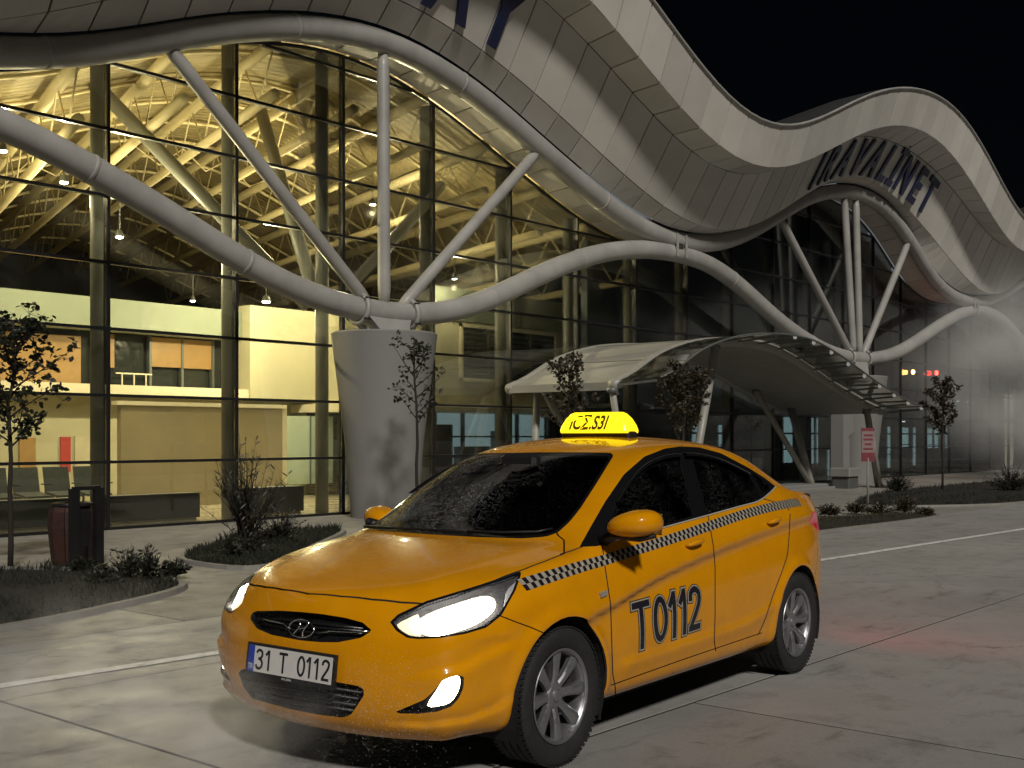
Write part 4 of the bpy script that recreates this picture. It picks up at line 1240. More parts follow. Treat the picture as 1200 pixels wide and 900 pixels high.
    # glass areas
    ws = [(407,618),(450,622.5),(507,626.5),(560,629.5),(613,631),(640,629),(654,624),(668,611),(680,596),(700,565),(719,534),(716,530.5),(680,530),(630,530),(580,531),(545,532),(536,534),(500,557),(450,589)]
    region('screen_frit', ws, 'px', bbox=((-1.5, .15), (None, None), (.85, None)), mirror=False)
    region('windscreen', ws, 'px', bbox=((-1.5, .15), (None, None), (.85, None)), mirror=False, off=.016, only=['screen_frit'])
    dlo = [(679,641),(690,621),(709,588),(731,556),(755,535),(779,525.5),(797,523),(819,524),(845,531),(877,548),(896,560),(909,570),(901,578),(888,588.5),(867,594.5),(829,605),(779,619),(735,631),(700,640)]
    region('window_frame', dlo, 'px', bbox=((None, None), (.4, None), (.85, None)))
    fw = [(713,620),(722,596),(738,568),(758,550),(781,540),(798,538),(805,570),(812,604),(779,614.5),(735,627),(712,633)]
    rw = [(812,537.5),(825,537),(846,541),(864,547),(877,553),(885,568),(892,582),(884,587),(865,592.5),(830,601.5),(820,568)]
    qw = [(880,552.5),(892,560),(904,570.5),(899,576),(895,578.5),(888,566)]
    for nm, pl in (('front_window', fw), ('rear_window', rw), ('quarter_window', qw)):
        region(nm, pl, 'px', bbox=((None, None), (.4, None), (.85, None)), only=['window_frame'])
    rear_glass = [(-2.42,-.50),(-2.40,0),(-2.42,.50),(-2.7,.535),(-2.95,.55),(-3.02,.3),(-3.03,0),(-3.02,-.3),(-2.95,-.55),(-2.7,-.535)]
    region('rear_screen', smooth_poly(rear_glass, 3), 'top', bbox=((None, -2.2), (None, None), (1.0, None)), mirror=False)
    # lamps, grilles
    hl = [(457,729),(466,720),(500,704),(550,689),(590,676.5),(610,669),(610.5,674),(604,692),(588,721),(570,735.5),(545,743),(517,747.5),(490,749),(477,747.5),(464,739)]
    region('head_lamp_seal', hl, 'px', bbox=((.02, None), (.2, None), (.5, None)))
    region('head_lamp', hl, 'px', bbox=((.02, None), (.2, None), (.5, None)), off=.010, only=['head_lamp_seal'])
    fog = [(459,836),(478,828),(497,820),(507,811),(518,798),(528,793.5),(540,791),(544,794),(543,806),(538,818),(529,828),(512,834),(490,836.5)]
    region('fog_recess', fog, 'px', bbox=((.3, None), (.2, None), (.15, .6)))
    gr = [(293,725),(295,719),(300,716),(328,715.5),(352,717),(377,719.5),(405,724),(425,729.5),(436,739),(423,747.5),(396,752.8),(375,752.6),(352,750.5),(318,744),(301,736.6)]
    region('grille', gr, 'px', bbox=((.5, None), (None, None), (.5, .8)), mirror=False)
    gl = [(279,787),(285,784),(310,786),(340,790),(399,800),(421,804),(427,809),(426,816),(411,838),(401,841),(370,837),(340,831),(296,819),(285,804)]
    region('lower_grille', gl, 'px', bbox=((.5, None), (None, None), (.15, .5)), mirror=False)
    # panel seams
    hl_ = [pix_hit(*q)[0] for q in ((654,627.5),(661,633),(661,649),(638,658),(613,667.5),(580,680),(545,693),(515,703),(497,707.5),(470,706),(435,702.5),(400,699))]
    hood_l = [(h.x, h.y) for h in hl_]
    fc = pix_hit(357, 695.5)[0].x
    hood = [(-.40,0),(-.45,.45)]+hood_l+[(fc, 0)]+[(x, -y) for x, y in hood_l[::-1]]+[(-.45,-.45)]
    seam(hood, 'top', True, bbox=((-.5, None), (None, None), (.66, 1.05)), mirror=False, w=.008)
    sidebb = ((None, None), (.5, None), (.2, 1.1))
    seam([(704,630),(707,648),(709,664),(715.5,708),(718,789),(721,806),(722,835)], 'px', bbox=((None, None), (.5, None), (.1, 1.1)))
    seam([(656,649.5),(668,646),(684,640)], 'px', bbox=((None, 0), (.5, None), (.8, 1.1)))
    seam([(829,600),(836,640),(838,665),(838,721),(837,752),(839,764)], 'px', bbox=sidebb)
    seam([(893,584),(921,592),(926,600),(925,625),(923,650),(917,668),(905,700),(897,725),(888,745)], 'px', bbox=sidebb)
    seam([(716,803),(800,773),(893,741.5)], 'px', bbox=sidebb)
    seam([(578,717),(587,722),(605,729),(624,736),(642,744)], 'px', bbox=((-.2, None), (.3, None), (.4, .9)))
    seam([(-2.78,.50),(-2.95,.62),(-3.05,.80),(-3.07,1.0)], 'side', bbox=((None, -2.7), (.45, None), (.4, 1.0)))
    seam(smooth_poly([(-3.06,.58),(-3.2,.60),(-3.44,.56),(-3.6,.5)], 3, False), 'top', bbox=((None, -3.0), (.3, None), (.9, 1.2)))
    tail = [(936,600),(949,601),(957,600),(962,604),(965.5,612),(967,622),(961,625),(953,616),(944,607)]
    region('tail_lamp', tail, 'px', bbox=((None, -2.9), (.3, None), (.8, 1.1)))
    fuel = [(940,640)]

    # connected components of the painted body -> panels
    Fid = S['id']; FF2 = S['F']
    edges = {}
    for q, f in enumerate(FF2):
        if Fid[q] != 'body': continue
        for a in range(len(f)):
            e = (f[a], f[(a+1) % len(f)]); e = (min(e), max(e)); edges.setdefault(e, []).append(q)
    adj = {}
    for e, l in edges.items():
        if len(l) == 2: adj.setdefault(l[0], []).append(l[1]); adj.setdefault(l[1], []).append(l[0])
    comp = {}; nc = 0; comps = []
    for q in range(len(FF2)):
        if Fid[q] != 'body' or q in comp: continue
        st = [q]; comp[q] = nc; mem = []
        while st:
            a = st.pop(); mem.append(a)
            for b2 in adj.get(a, ()):
                if b2 not in comp: comp[b2] = nc; st.append(b2)
        comps.append(mem); nc += 1
    comps.sort(key=lambda l: -len(l))
    Pn = S['P']
    cents = [np.mean([Pn[v] for q in l for v in FF2[q]], axis=0) for l in comps]
    print('PANELS', [(len(l), tuple(np.round(c, 2))) for l, c in zip(comps, cents)][:14])

    # ---------------------------------------------------------------- objects
    car = thing('taxi_car', 'yellow taxi sedan with headlights on, checker stripe and T0112 on its door', 'car', CAR_O, CAR_RZ)
    def extract(name, faces, mat, parent=car, off=0.0, rim=.014, rim_shade_mat=None):
        used = {}; v = []; nn = []; fs = []; nbase = len(faces)
        for f in faces:
            for q in f:
                if q not in used:
                    used[q] = len(v); nv_ = S['N'][q]/max(1e-9, np.linalg.norm(S['N'][q]))
                    v.append(S['P'][q]+nv_*off); nn.append(nv_)
            fs.append(tuple(used[q] for q in f))
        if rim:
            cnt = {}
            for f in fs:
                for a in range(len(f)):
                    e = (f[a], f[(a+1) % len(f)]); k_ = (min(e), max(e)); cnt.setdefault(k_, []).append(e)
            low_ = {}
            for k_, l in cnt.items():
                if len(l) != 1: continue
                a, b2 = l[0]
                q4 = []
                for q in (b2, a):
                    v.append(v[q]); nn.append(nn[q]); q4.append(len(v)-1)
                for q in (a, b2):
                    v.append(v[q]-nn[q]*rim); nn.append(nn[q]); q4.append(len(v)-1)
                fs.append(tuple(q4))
        o = mesh_obj(name, v, fs, mat, parent, smooth=True, mats=[mat, rim_shade_mat] if rim_shade_mat else None, midx=[0 if q < nbase else 1 for q in range(len(fs))] if rim_shade_mat else None)
        o.data.normals_split_custom_set_from_vertices([tuple(x) for x in nn])
        return o
    byid = {}
    for q, f in enumerate(FF2): byid.setdefault(Fid[q], []).append(f)
    # painted panels: name each large component by where it lies, small slivers join the shell
    def pname(c):
        x, y, z = c
        if z > 1.15: return 'roof_panel'
        if abs(y) < .3 and x > -.6 and x < .55: return 'hood'
        if abs(y) < .3 and x > .55: return 'front_bumper'
        if abs(y) < .3 and x < -2.6: return 'rear_body'
        if -.9 - .55 < x < -.7 and z > .3: return 'front_door'
        if -2.45 < x <= -1.45 and z > .4: return 'rear_door'
        return 'fender'
    PAN = {}
    shell_faces = []
    for l, c in zip(comps, cents):
        fl = [FF2[q] for q in l]
        shell_faces += fl
        if len(l) < 25: continue
        o = extract(pname(c), fl, PAINT, rim_shade_mat=SHELL)  # dark rims: shade of the panel gaps put into the edge colour
        PAN.setdefault(pname(c), []).append((o, c))
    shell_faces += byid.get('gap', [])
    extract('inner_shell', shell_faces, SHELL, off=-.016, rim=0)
    extract('windscreen', byid['windscreen'], WS_GLASS, off=-.004, rim=.004)
    extract('windscreen_seal', byid['screen_frit'], GLOSSB, off=-.003, rim=.01)
    def half(fl, sg): return [f for f in fl if sum(S['P'][q][1] for q in f)*sg > 0]
    for sg in (1, -1):
        extract('window_frame', half(byid['window_frame'], sg), GLOSSB, off=-.002, rim=.012)
        for nm in ('front_window', 'rear_window', 'quarter_window'):
            extract(nm, half(byid[nm], sg), SIDE_GLASS, off=-.006, rim=.004)
        extract('head_lamp_seal', half(byid['head_lamp_seal'], sg), GLOSSB, off=-.003, rim=.012)
    extract('rear_screen', byid['rear_screen'], SIDE_GLASS, off=-.004, rim=.004)

    # ---- head lamps: clear lens over a housing with reflector bowl and lit element
    LIT = emit('head_lamp_glow', (1.0, .93, .80), 40)
    TURN = emit('turn_lamp_glow', (1.0, .80, .50), .9, (.8, .7, .55))
    LITF = emit('fog_lamp_glow', (1.0, .86, .62), 14)
    bowl_pix = {'c': (548, 711)}
    for sg in (1, -1):
        fl = half(byid['head_lamp'], sg)
        lamp = extract('head_lamp', fl, LENS, off=-.001, rim=.004)
        extract('lamp_housing', fl, REFL if False else surf('lamp_housing_grey', (.10, .10, .105), .3, .3), lamp, off=-.05, rim=-.045)
        # glowing bowl: the part of the housing inside a rounded outline, bulging forward
        bowl = smooth_poly([(486,727),(498,715),(530,702),(565,693),(581,696),(583,708),(574,721),(555,734),(522,742.5),(500,743.5),(489,738)], 3)
        vv = []
        h0, n0 = None, None
        pts = []
        for px, py in bowl:
            h, nrm = pix_hit(px, py)
            pts.append((h, nrm))
        cpt, cn = pix_hit(535, 716)
        V_ = []; F_ = []
        NR = 5
        for ring in range(NR):
            t = ring/(NR-1)*.98
            for h, nrm in pts:
                p = h.lerp(cpt, t); nq = nrm.lerp(cn, t)
                dpt = .035 - .018*t
                p = p - nq*dpt
                V_.append((p.x, p.y*sg, p.z))
        nb = len(pts)
        for ring in range(NR-1):
            for a in range(nb):
                q = (ring*nb+a, ring*nb+(a+1) % nb, (ring+1)*nb+(a+1) % nb, (ring+1)*nb+a)
                F_.append(q if sg > 0 else q[::-1])
        F_.append(tuple((NR-1)*nb+a for a in range(nb)))
        mesh_obj('lamp_bowl', V_, F_, LIT, lamp, smooth=True)
        MB().tube([V_[a % nb] for a in range(nb+1)], .005, 6, False).build('lamp_ring', BRIGHT, lamp, True)
        tp = smooth_poly([(464,730.5),(476,723.5),(489,717.5),(488,724),(484,731),(489,740),(490,744),(478,742.5),(469,737)], 2)
        V_ = []; cpt, cn = pix_hit(478, 733)
        for dpt in (.014, .03):
            for px, py in tp:
                h, nrm = pix_hit(px, py); p = h-nrm*dpt; V_.append((p.x, p.y*sg, p.z))
        n6 = len(tp); p = cpt-cn*.010; V_.append((p.x, p.y*sg, p.z))
        F_ = [(a, (a+1) % n6, 2*n6) for a in range(n6)]+[(n6+a, n6+(a+1) % n6, (a+1) % n6, a) for a in range(n6)]
        mesh_obj('turn_lamp', V_, F_ if sg > 0 else [q[::-1] for q in F_], TURN, lamp)
        # white side marker strip
        mk = [(592,709),(594,692),(597,687),(606,679),(605,686),(598,702)]
        V_ = []
        for px, py in mk:
            h, nrm = pix_hit(px, py); p = h-nrm*.012; V_.append((p.x, p.y*sg, p.z))
        for px, py in mk:
            h, nrm = pix_hit(px, py); p = h-nrm*.022; V_.append((p.x, p.y*sg, p.z))
        n6 = len(mk)
        mesh_obj('side_marker', V_, [tuple(range(n6)), tuple(range(2*n6-1, n6-1, -1))]+[(a, (a+1) % n6, n6+(a+1) % n6, n6+a) for a in range(n6)],
                 surf('marker_white', (.5, .5, .52), .3, .2), lamp)
        # real light thrown forward
        ld = bpy.data.lights.new('head_lamp_beam', 'SPOT'); ld.energy = 55; ld.color = (1, .92, .76)
        ld.spot_size = R(58); ld.spot_blend = 1.0; ld.shadow_soft_size = .06
        lo = bpy.data.objects.new('head_lamp_beam', ld); link(lo, car)
        lo.location = (.74, .55*sg, .70)
        lo.rotation_euler = Vector((-1, -.06*sg, .07)).to_track_quat('Z', 'Y').to_euler()
        # fog lamp recess with lit triangle
        ff = half(byid['fog_recess'], sg)
        fo = extract('fog_lamp_recess', ff, GLOSSB, off=-.03, rim=-.03)
        fp = smooth_poly([(500,828),(509,813),(521,799),(531,795),(540,794.5),(540,806),(535,817),(527,825),(512,829)], 2)
        V_ = []; cpt, cn = pix_hit(526, 812)
        for dpt in (.012, .03):
            for px, py in fp:
                h, nrm = pix_hit(px, py); p = h-nrm*dpt; V_.append((p.x, p.y*sg, p.z))
        n6 = len(fp); p = cpt-cn*.004; V_.append((p.x, p.y*sg, p.z))
        F_ = [(a, (a+1) % n6, 2*n6) for a in range(n6)]+[(n6+a, n6+(a+1) % n6, (a+1) % n6, a) for a in range(n6)]
        mesh_obj('fog_lamp', V_, F_ if sg > 0 else [q[::-1] for q in F_], LITF, fo)
        # tail lamp
        extract('tail_lamp', half(byid['tail_lamp'], sg), TAILRED, off=.004, rim=.02)
        tl = bpy.data.lights.new('tail_lamp_light', 'SPOT'); tl.energy = 18; tl.color = (1, .05, .06); tl.shadow_soft_size = .08
        tl.spot_size = R(140); tl.spot_blend = .9
        to = bpy.data.objects.new('tail_lamp_light', tl); link(to, car); to.location = (-3.56, .62*sg, .88)
        to.rotation_euler = Vector((1, -.45*sg, .35)).to_track_quat('Z', 'Y').to_euler()

    # ---- grilles
    GRID = surf('grille_black', (.010, .010, .011), .3, var=.3, vscale=30)
    g1 = extract('grille', byid['grille'], GRID, off=-.035, rim=-.033)
    def grill_bar(name, pxs, r, mat, dep, par, flat=.5):
        pts = []
        for px, py in pxs:
            h, nrm = pix_hit(px, py); pts.append(h-nrm*dep)
        return MB().tube(pts, r, 8).build(name, mat, par, True)
    grill_bar('grille_wing', [(297,722),(315,727),(331,730.5),(338,737)], .0045, CHROME, .012, g1)
    grill_bar('grille_wing', [(432,739),(410,740),(385,739),(372,742)], .0045, CHROME, .012, g1)
    for t in (.3, .5, .72):
        grill_bar('grille_slat', [(300+3*t, 718+16*t), (352, 719+29*t), (424-3*t, 731+15*t)], .006, GRID, .02, g1)
    # emblem: oval ring with a slanted H whose bars curve into the ring
    ec, en = pix_hit(354, 736.5)
    em_x = Vector((0, 1, 0)); em_z = en.cross(em_x).normalized() if abs(en.x) < .99 else Vector((0, 0, 1))
    if em_z.z < 0: em_z = -em_z
    em_x = em_z.cross(en).normalized()
    if em_x.y < 0: em_x = -em_x
    def ep(u, v): return ec+em_x*u+em_z*v+en*.004
    emb = MB().tube([ep(.075*math.cos(a), .038*math.sin(a)) for a in np.linspace(0, 2*PI, 33)], .0035, 8, False).build('emblem', CHROME, g1, True)
    for pts in ([(-.045,-.030),(-.030,-.012),(-.012,.012),(-.020,.034)], [(.045,.030),(.030,.012),(.012,-.012),(.020,-.034)], [(-.022,-.006),(0,0),(.022,.006)]):
        MB().tube([ep(u*.9, v) for u, v in pts], .0035, 8).build('emblem_bar', CHROME, emb, True)
    g2 = extract('lower_grille', byid['lower_grille'], GRID, off=-.05, rim=-.048)
    for t in (.22, .45, .68, .88):
        grill_bar('grille_slat', [(283+14*t, 788+30*t), (340, 791+39*t), (424-14*t, 806+33*t)], .007, BLACK, .018, g2)
    # ---- number plate
    pc, pn = pix_hit(343.5, 778)
    pz = Vector((-.12, 0, 1)).normalized()
    plate = MB()
    P0 = Vector((pc.x+.012, 0.0, pc.z))
    def pbox(mb, u0, u1, v0, v1, d0, d1):
        pnv = Vector((pz.z, 0, -pz.x))
        c = P0+Vector((0, 1, 0))*((u0+u1)/2)+pz*((v0+v1)/2)+pnv*((d0+d1)/2)
        return mb.obox(c, Vector((0, (u1-u0)/2, 0)), pz*((v1-v0)/2), pnv*((d1-d0)/2))
    hold = pbox(MB(), -.275, .275, -.078, .068, -.012, .003).build('number_plate_holder', BLACK, car)
    pl = pbox(MB(), -.26, .26, -.056, .056, .003, .0055).build('number_plate', WHITE, hold)
    pbox(MB(), -.26, -.222, -.056, .056, .0055, .007).build('plate_band', BLUE, pl)
    pnv = Vector((pz.z, 0, -pz.x))
    def plate_text(body, size, uc, vc, sx, bold, mat, name, dd=.0068):
        tv, tf = text_mesh(body, size, bold=bold, sx=sx)
        mesh_obj(name, [P0+Vector((0, 1, 0))*(uc+u)+pz*(vc+v)+pnv*dd for u, v, w in tv], tf, mat, pl)
    GLY = {'T': [[(0, .94), (.56, .94)], [(.28, .94), (.28, 0)]], '0': [[(.26+.20*math.cos(a), .5+.44*math.sin(a)) for a in np.linspace(0, 2*PI, 25)]],
           '1': [[(.26, 1.0), (.26, 0)], [(.25, .97), (.06, .74)]],
           '2': [[tuple(q) for q in smooth_poly([(.06,.72),(.10,.88),(.25,.95),(.42,.86),(.43,.68),(.32,.46),(.14,.20),(.07,.055)], 4, False)], [(.02, .055), (.48, .055)]],
           '3': [[tuple(q) for q in smooth_poly([(.06,.80),(.14,.92),(.27,.95),(.42,.86),(.42,.66),(.30,.545),(.18,.53)], 4, False)],
                 [tuple(q) for q in smooth_poly([(.18,.53),(.34,.50),(.45,.36),(.43,.16),(.28,.05),(.13,.08),(.05,.22)], 4, False)]]}
    def plate_glyphs(body, us, hgt, mat):
        for ch, u in zip(body, us):
            mb = MB()
            for si, st in enumerate(GLY[ch]):
                P_ = [Vector(q) for q in st]; closed = (P_[0]-P_[-1]).length < 1e-6
                vs = []
                for q in range(len(P_)):
                    if closed: t = (P_[(q+1) % (len(P_)-1)]-P_[q-1 if q else -2])
                    else: t = P_[min(q+1, len(P_)-1)]-P_[max(q-1, 0)]
                    t.normalize(); nr = Vector((-t.y, t.x))
                    for sgn_ in (1, -1):
                        pp = P_[q]+nr*.062*sgn_
                        vs.append(P0+Vector((0, 1, 0))*(u+pp.x*hgt*1.12)+pz*((pp.y-.5)*hgt*1.02)+pnv*(.0066+.0002*si))
                mb.add(vs, [(2*q+1, 2*q, 2*q+2, 2*q+3) for q in range(len(P_)-1)])
            mb.build('plate_number', mat, pl)
    plate_glyphs('31T0112', (-.212, -.152, -.062, .052, .104, .150, .200), .086, INK)
    plate_text('TR', .034, -.241, -.035, .8, .0004, WHITE, 'plate_number', .008)
    plate_text('oto plaka', .016, -.01, -.066, 1, .0002, WHITE, 'holder_print', .004)

    # ---- checker stripe on both sides, printed film 1 mm proud of the paint
    ctr = smooth_poly([(612,686),(645,675.5),(680,664.5),(708,656.5),(733,648.5),(787,631.5),(840,613.5),(868,604),(893,597),(918,591.5),(938,588)], 6, False)
    line = []
    for px, py in ctr:
        h, nrm = pix_hit(px, py)
        if h is not None: line.append((h.x, h.z))
    line = np.array(line); seg = np.r_[0, np.cumsum(np.hypot(*np.diff(line, axis=0).T))]
    step = .0235; ncol = int(seg[-1]/step)
    for sg in (1, -1):
        dark, light = MB(), MB()
        for c in range(ncol):
            for r2 in range(2):
                q4 = []
                for (u, v) in ((c, r2), (c+1, r2), (c+1, r2+1), (c, r2+1)):
                    s0 = u*step
                    x = float(np.interp(s0, seg, line[:, 0])); z = float(np.interp(s0, seg, line[:, 1]))+(v-1)*.0225
                    h, nrm = side_hit(x, z, sg); q4.append(h+nrm*.0016)
                (dark if (c+r2) % 2 == 0 else light).add(q4, [(0, 1, 2, 3) if sg < 0 else (3, 2, 1, 0)])
        st = light.build('checker_stripe', SILVER, car, True)
        dark.build('checker_square', INK, st, True)
    # ---- fleet number on the door
    pts4 = [pix_hit(742, 735)[0], pix_hit(821, 711)[0]]
    def strokes():
        el = [(.28+.20*math.cos(a), .5+.415*math.sin(a)) for a in np.linspace(0, 2*PI, 25)]
        two = smooth_poly([(.07,.70),(.10,.86),(.25,.93),(.40,.85),(.42,.66),(.32,.46),(.16,.22),(.08,.085)], 4, False)
        return [(0.0, [[(0, .915), (.60, .915)], [(.30, .90), (.30, 0)]]), (.70, [el]), (1.26, [[(.25, 1.0), (.25, 0)], [(.245, .955), (.06, .70)]]),
                (1.66, [[(.25, 1.0), (.25, 0)], [(.245, .955), (.06, .70)]]), (2.08, [[tuple(q) for q in two], [(.02, .085), (.47, .085)]])]
    TW, TH = 2.57, .235
    def door_text(name, hw, ext, mat, off, par):
        mb = MB()
        for gx, sts in strokes():
            for si, st in enumerate(sts):
                P_ = [Vector((gx+q[0], q[1])) for q in st]
                closed = (P_[0]-P_[-1]).length < 1e-6
                if not closed:
                    P_[0] = P_[0]+(P_[0]-P_[1]).normalized()*ext; P_[-1] = P_[-1]+(P_[-1]-P_[-2]).normalized()*ext
                    if len(P_) == 2: P_ = [P_[0].lerp(P_[1], q/8) for q in range(9)]
                vs = []
                for q in range(len(P_)):
                    if closed: t = (P_[(q+1) % (len(P_)-1)]-P_[q-1 if q else -2])
                    else: t = P_[min(q+1, len(P_)-1)]-P_[max(q-1, 0)]
                    t.normalize(); nr = Vector((-t.y, t.x))
                    for sgn_ in (1, -1):
                        pp = P_[q]+nr*hw*sgn_*Vector((1, .8)).length/1.28
                        u = pp.x/TW; x = pts4[0].x+(pts4[1].x-pts4[0].x)*u; z = pts4[0].z+(pts4[1].z-pts4[0].z)*u+(pp.y-.5)*TH
                        h, nrm = side_hit(x, z); vs.append(h+nrm*(off+.0002*si))
                mb.add(vs, [(2*q+1, 2*q, 2*q+2, 2*q+3) for q in range(len(P_)-1)])
        return mb.build(name, mat, par)
    b0 = door_text('fleet_number_outline', .118, .062, INK, .0012, car)
    door_text('fleet_number_border', .098, .042, SILVER, .0020, b0)
    door_text('fleet_number', .068, .008, INK, .0028, b0)

    # ---- door handles, side repeater, mirrors, wipers, deflectors
    for nm, (px, py), ln in (('door_handle', (812, 637), .2), ('door_handle', (905, 611), .2)):
        h, nrm = pix_hit(px, py)
        for sg in (1, -1):
            t = Vector((-1, 0, .09)).normalized()
            c = Vector((h.x, h.y*sg, h.z)); nv2 = Vector((nrm.x, nrm.y*sg, nrm.z))
            cup = MB()
            ring = []
            n = 18
            V_ = []; F_ = []
            for ri, (rf, dp) in enumerate(((1.0, .001), (.8, -.010), (.4, -.016))):
                for a in range(n):
                    an = 2*PI*a/n
                    x = c.x-.03+.062*rf*math.cos(an); z = c.z-.006+.034*rf*math.sin(an)
                    hh, n2 = side_hit(x, z, sg); V_.append(hh+n2*max(dp, .0012)*1.0)
            for ri in range(2):
                for a in range(n):
                    q = (ri*n+a, ri*n+(a+1) % n, (ri+1)*n+(a+1) % n, (ri+1)*n+a); F_.append(q if sg < 0 else q[::-1])
            F_.append(tuple(2*n+a for a in range(n))[::1 if sg < 0 else -1])
            pts = []
            rs = []
            for u in np.linspace(-.085, .085, 11):
                hh, n2 = side_hit(c.x+t.x*u, c.z+t.z*u, sg)
                pts.append(hh+n2*(.006+.026*(1-(u/.085)**4))); rs.append(.006+.010*(1-(u/.085)**4))
            hd = MB().tube(pts, rs, 10).build('door_handle', PAINT, car, True)
            hh, n2 = side_hit(c.x+.1, c.z-.008, sg)
    for sg in (1, -1):
        h, nrm = pix_hit(706, 696)
        c = Vector((h.x, h.y*sg, h.z))
        MB().obox(c+Vector((0, .004*sg, 0)), (.028, 0, -.004), (0, .007, 0), (.004, 0, .011)).build('side_repeater', surf('repeater_clear', (.42, .40, .36), .2, .4), car)
        # door mirror: shaped housing from stacked sections
        mc = Vector((-.445, .94, 1.045)) if sg > 0 else Vector((-.66, -.875, .985))
        V_ = []; F_ = []
        n = 20
        secs = [(-.088,.35,.40),(-.082,.72,.70),(-.06,.92,.90),(-.02,1.0,1.0),(.03,.96,.93),(.068,.80,.78),(.092,.52,.50),(.102,.2,.2)]
        for xo, fy, fz in secs:
            for a in range(n):
                an = 2*PI*a/n
                cy, cz = math.cos(an), math.sin(an)
                yy = math.copysign(abs(cy)**.75, cy)*.122*fy
                top = .075 if cz > 0 else .058
                zz = math.copysign(abs(cz)**.8, cz)*top*fz
                zz *= 1-.25*(yy/.122 < -.2)*abs(yy/.122)
                V_.append((mc.x+xo-.02*(yy/.12), mc.y+yy*sg, mc.z+zz+.012*(yy/.12)))
        for s_ in range(len(secs)-1):
            for a in range(n):
                q = (s_*n+a, s_*n+(a+1) % n, (s_+1)*n+(a+1) % n, (s_+1)*n+a); F_.append(q if sg > 0 else q[::-1])
        F_.append(tuple(range(n))[::-sg]); F_.append(tuple((len(secs)-1)*n+a for a in range(n))[::sg])
        mo = mesh_obj('door_mirror', V_, F_, PAINT, car, smooth=True)
        MB().obox(mc+Vector((-.092, 0, .004)), (.003, 0, 0), (0, .095, 0), (0, 0, .05)).build('mirror_glass', CHROME, mo)
        hb, nb_ = side_hit(-.46, .965, sg)
        MB().tube([hb-nb_*.02, hb+nb_*.03+Vector((0, 0, .0)), mc+Vector((0, -.09*sg, -.045))], [.035, .03, .022], 10).build('mirror_arm', BLACK, mo, True)
        MB().tube([mc+Vector((.05, -.10*sg, -.052)), mc+Vector((0, .03*sg, -.058)), mc+Vector((-.03, .10*sg, -.045))], [.012, .018, .01], 8).build('mirror_skirt', BLACK, mo, True)
        # wind deflectors along the top of the side windows
        for pxs in ([(722,588),(738,562),(756,543.5),(779,533.5),(796,531.5)], [(801,530.5),(820,531.5),(845,538),(876,553)]):
            V_ = []
            sm = smooth_poly(pxs, 4, False)
            for px, py in sm:
                h, nrm = pix_hit(px, py); h2, n2 = pix_hit(px, py+7)
                for q, dd in ((h, .004), (h+(h2-h)*.5, .022), (h2, .026)):
                    p = q+nrm*dd; V_.append((p.x, p.y*sg, p.z))
            F_ = []
            for a in range(len(sm)-1):
                for r2 in range(2):
                    q = (a*3+r2, a*3+r2+1, a*3+3+r2+1, a*3+3+r2); F_.append(q if sg > 0 else q[::-1])
            mesh_obj('wind_deflector', V_, F_, GLOSSB, car, smooth=True)
        # chrome-lit lower window trim
        pts = []
        for px, py in smooth_poly([(716,634.5),(735,630),(779,618),(829,604.2),(867,593.6),(888,587.6),(902,577.5),(909,570)], 4, False):
            h, nrm = pix_hit(px, py); p = h+nrm*.003; pts.append((p.x, p.y*sg, p.z))
        MB().tube(pts, .0045, 6).build('window_trim', BRIGHT, car, True)
    for pxs in ([(425,618.5),(470,622),(520,624.5),(560,625.5)], [(548,626),(590,627),(630,626),(648,622)]):
        pts = []
        for px, py in pxs:
            h, nrm = pix_hit(px, py); pts.append(h+nrm*.014)
        MB().tube(pts, [.010, .008, .007, .005], 6).build('wiper', BLACK, car, True)

    # ---- roof sign (lit box on a foot)
    SIGN = emit('taxi_sign_glow', (1.0, .72, .012), 1.5, (.9, .6, .01))
    sx0, half_w = -1.60, .232
    hr, nr = bvh.ray_cast(Vector((sx0, 0, 3)), Vector((0, 0, -1)))[:2]
    z0 = hr.z
    V_ = []; F_ = []
    prof = [(-1, .0, .070), (-1.0, .014, .078), (-.96, .045, .072), (-.86, .086, .060), (-.74, .115, .046), (-.66, .124, .034)]
    ring = []
    outl = [(a, b_) for a, b_, t in prof]+[(-a, b_) for a, b_, t in prof[::-1]]
    thick = [t for a, b_, t in prof]+[t for a, b_, t in prof[::-1]]
    n = len(outl)
    for sgx in (1, -1):
        for ins in (0, 1):
            for (a, b_), t in zip(outl, thick):
                f = 1-.04*ins
                V_.append((sx0+sgx*(t-.008*(1-ins)), a*half_w*f, z0+.020+(b_-.06)*f+.06))
    # front ring outer 0..n-1, front inner n..2n-1, back outer 2n.., back inner 3n..
    for a in range(n):
        b2 = (a+1) % n
        F_ += [(a, b2, n+b2, n+a), (2*n+b2, 2*n+a, 3*n+a, 3*n+b2), (b2, a, 2*n+a, 2*n+b2)]
    F_ += [tuple(range(n, 2*n)), tuple(reversed(range(3*n, 4*n)))]
    sign = mesh_obj('taxi_roof_sign', V_, F_, SIGN, car, smooth=True, sharp=R(40))
    tv, tf = text_mesh('ıCΣ.S3l', .112, bold=.0034, sx=.78, shear=.25)
    mesh_obj('sign_lettering', [(sx0+.0815-(v+.045)*.33, u-.035, z0+.078+v) for u, v, w in tv], tf, surf('sign_ink', (.13, .085, .004), .5), sign)
    foot = []
    MB().cbox(sx0-.05, sx0+.05, -.24, .24, z0-.012, z0+.035, .012).build('sign_foot', BLACK, sign)
    # ---- interior
    MB().box(-2.95, .2, -.66, .66, .22, .30).build('cabin_floor', SHELL, car)
    dash = MB()
    dp = [(-.28,.70),(-.28,.90),(-.34,.945),(-.55,.93),(-.72,.90),(-.80,.84),(-.80,.60)]
    nd = len(dp)
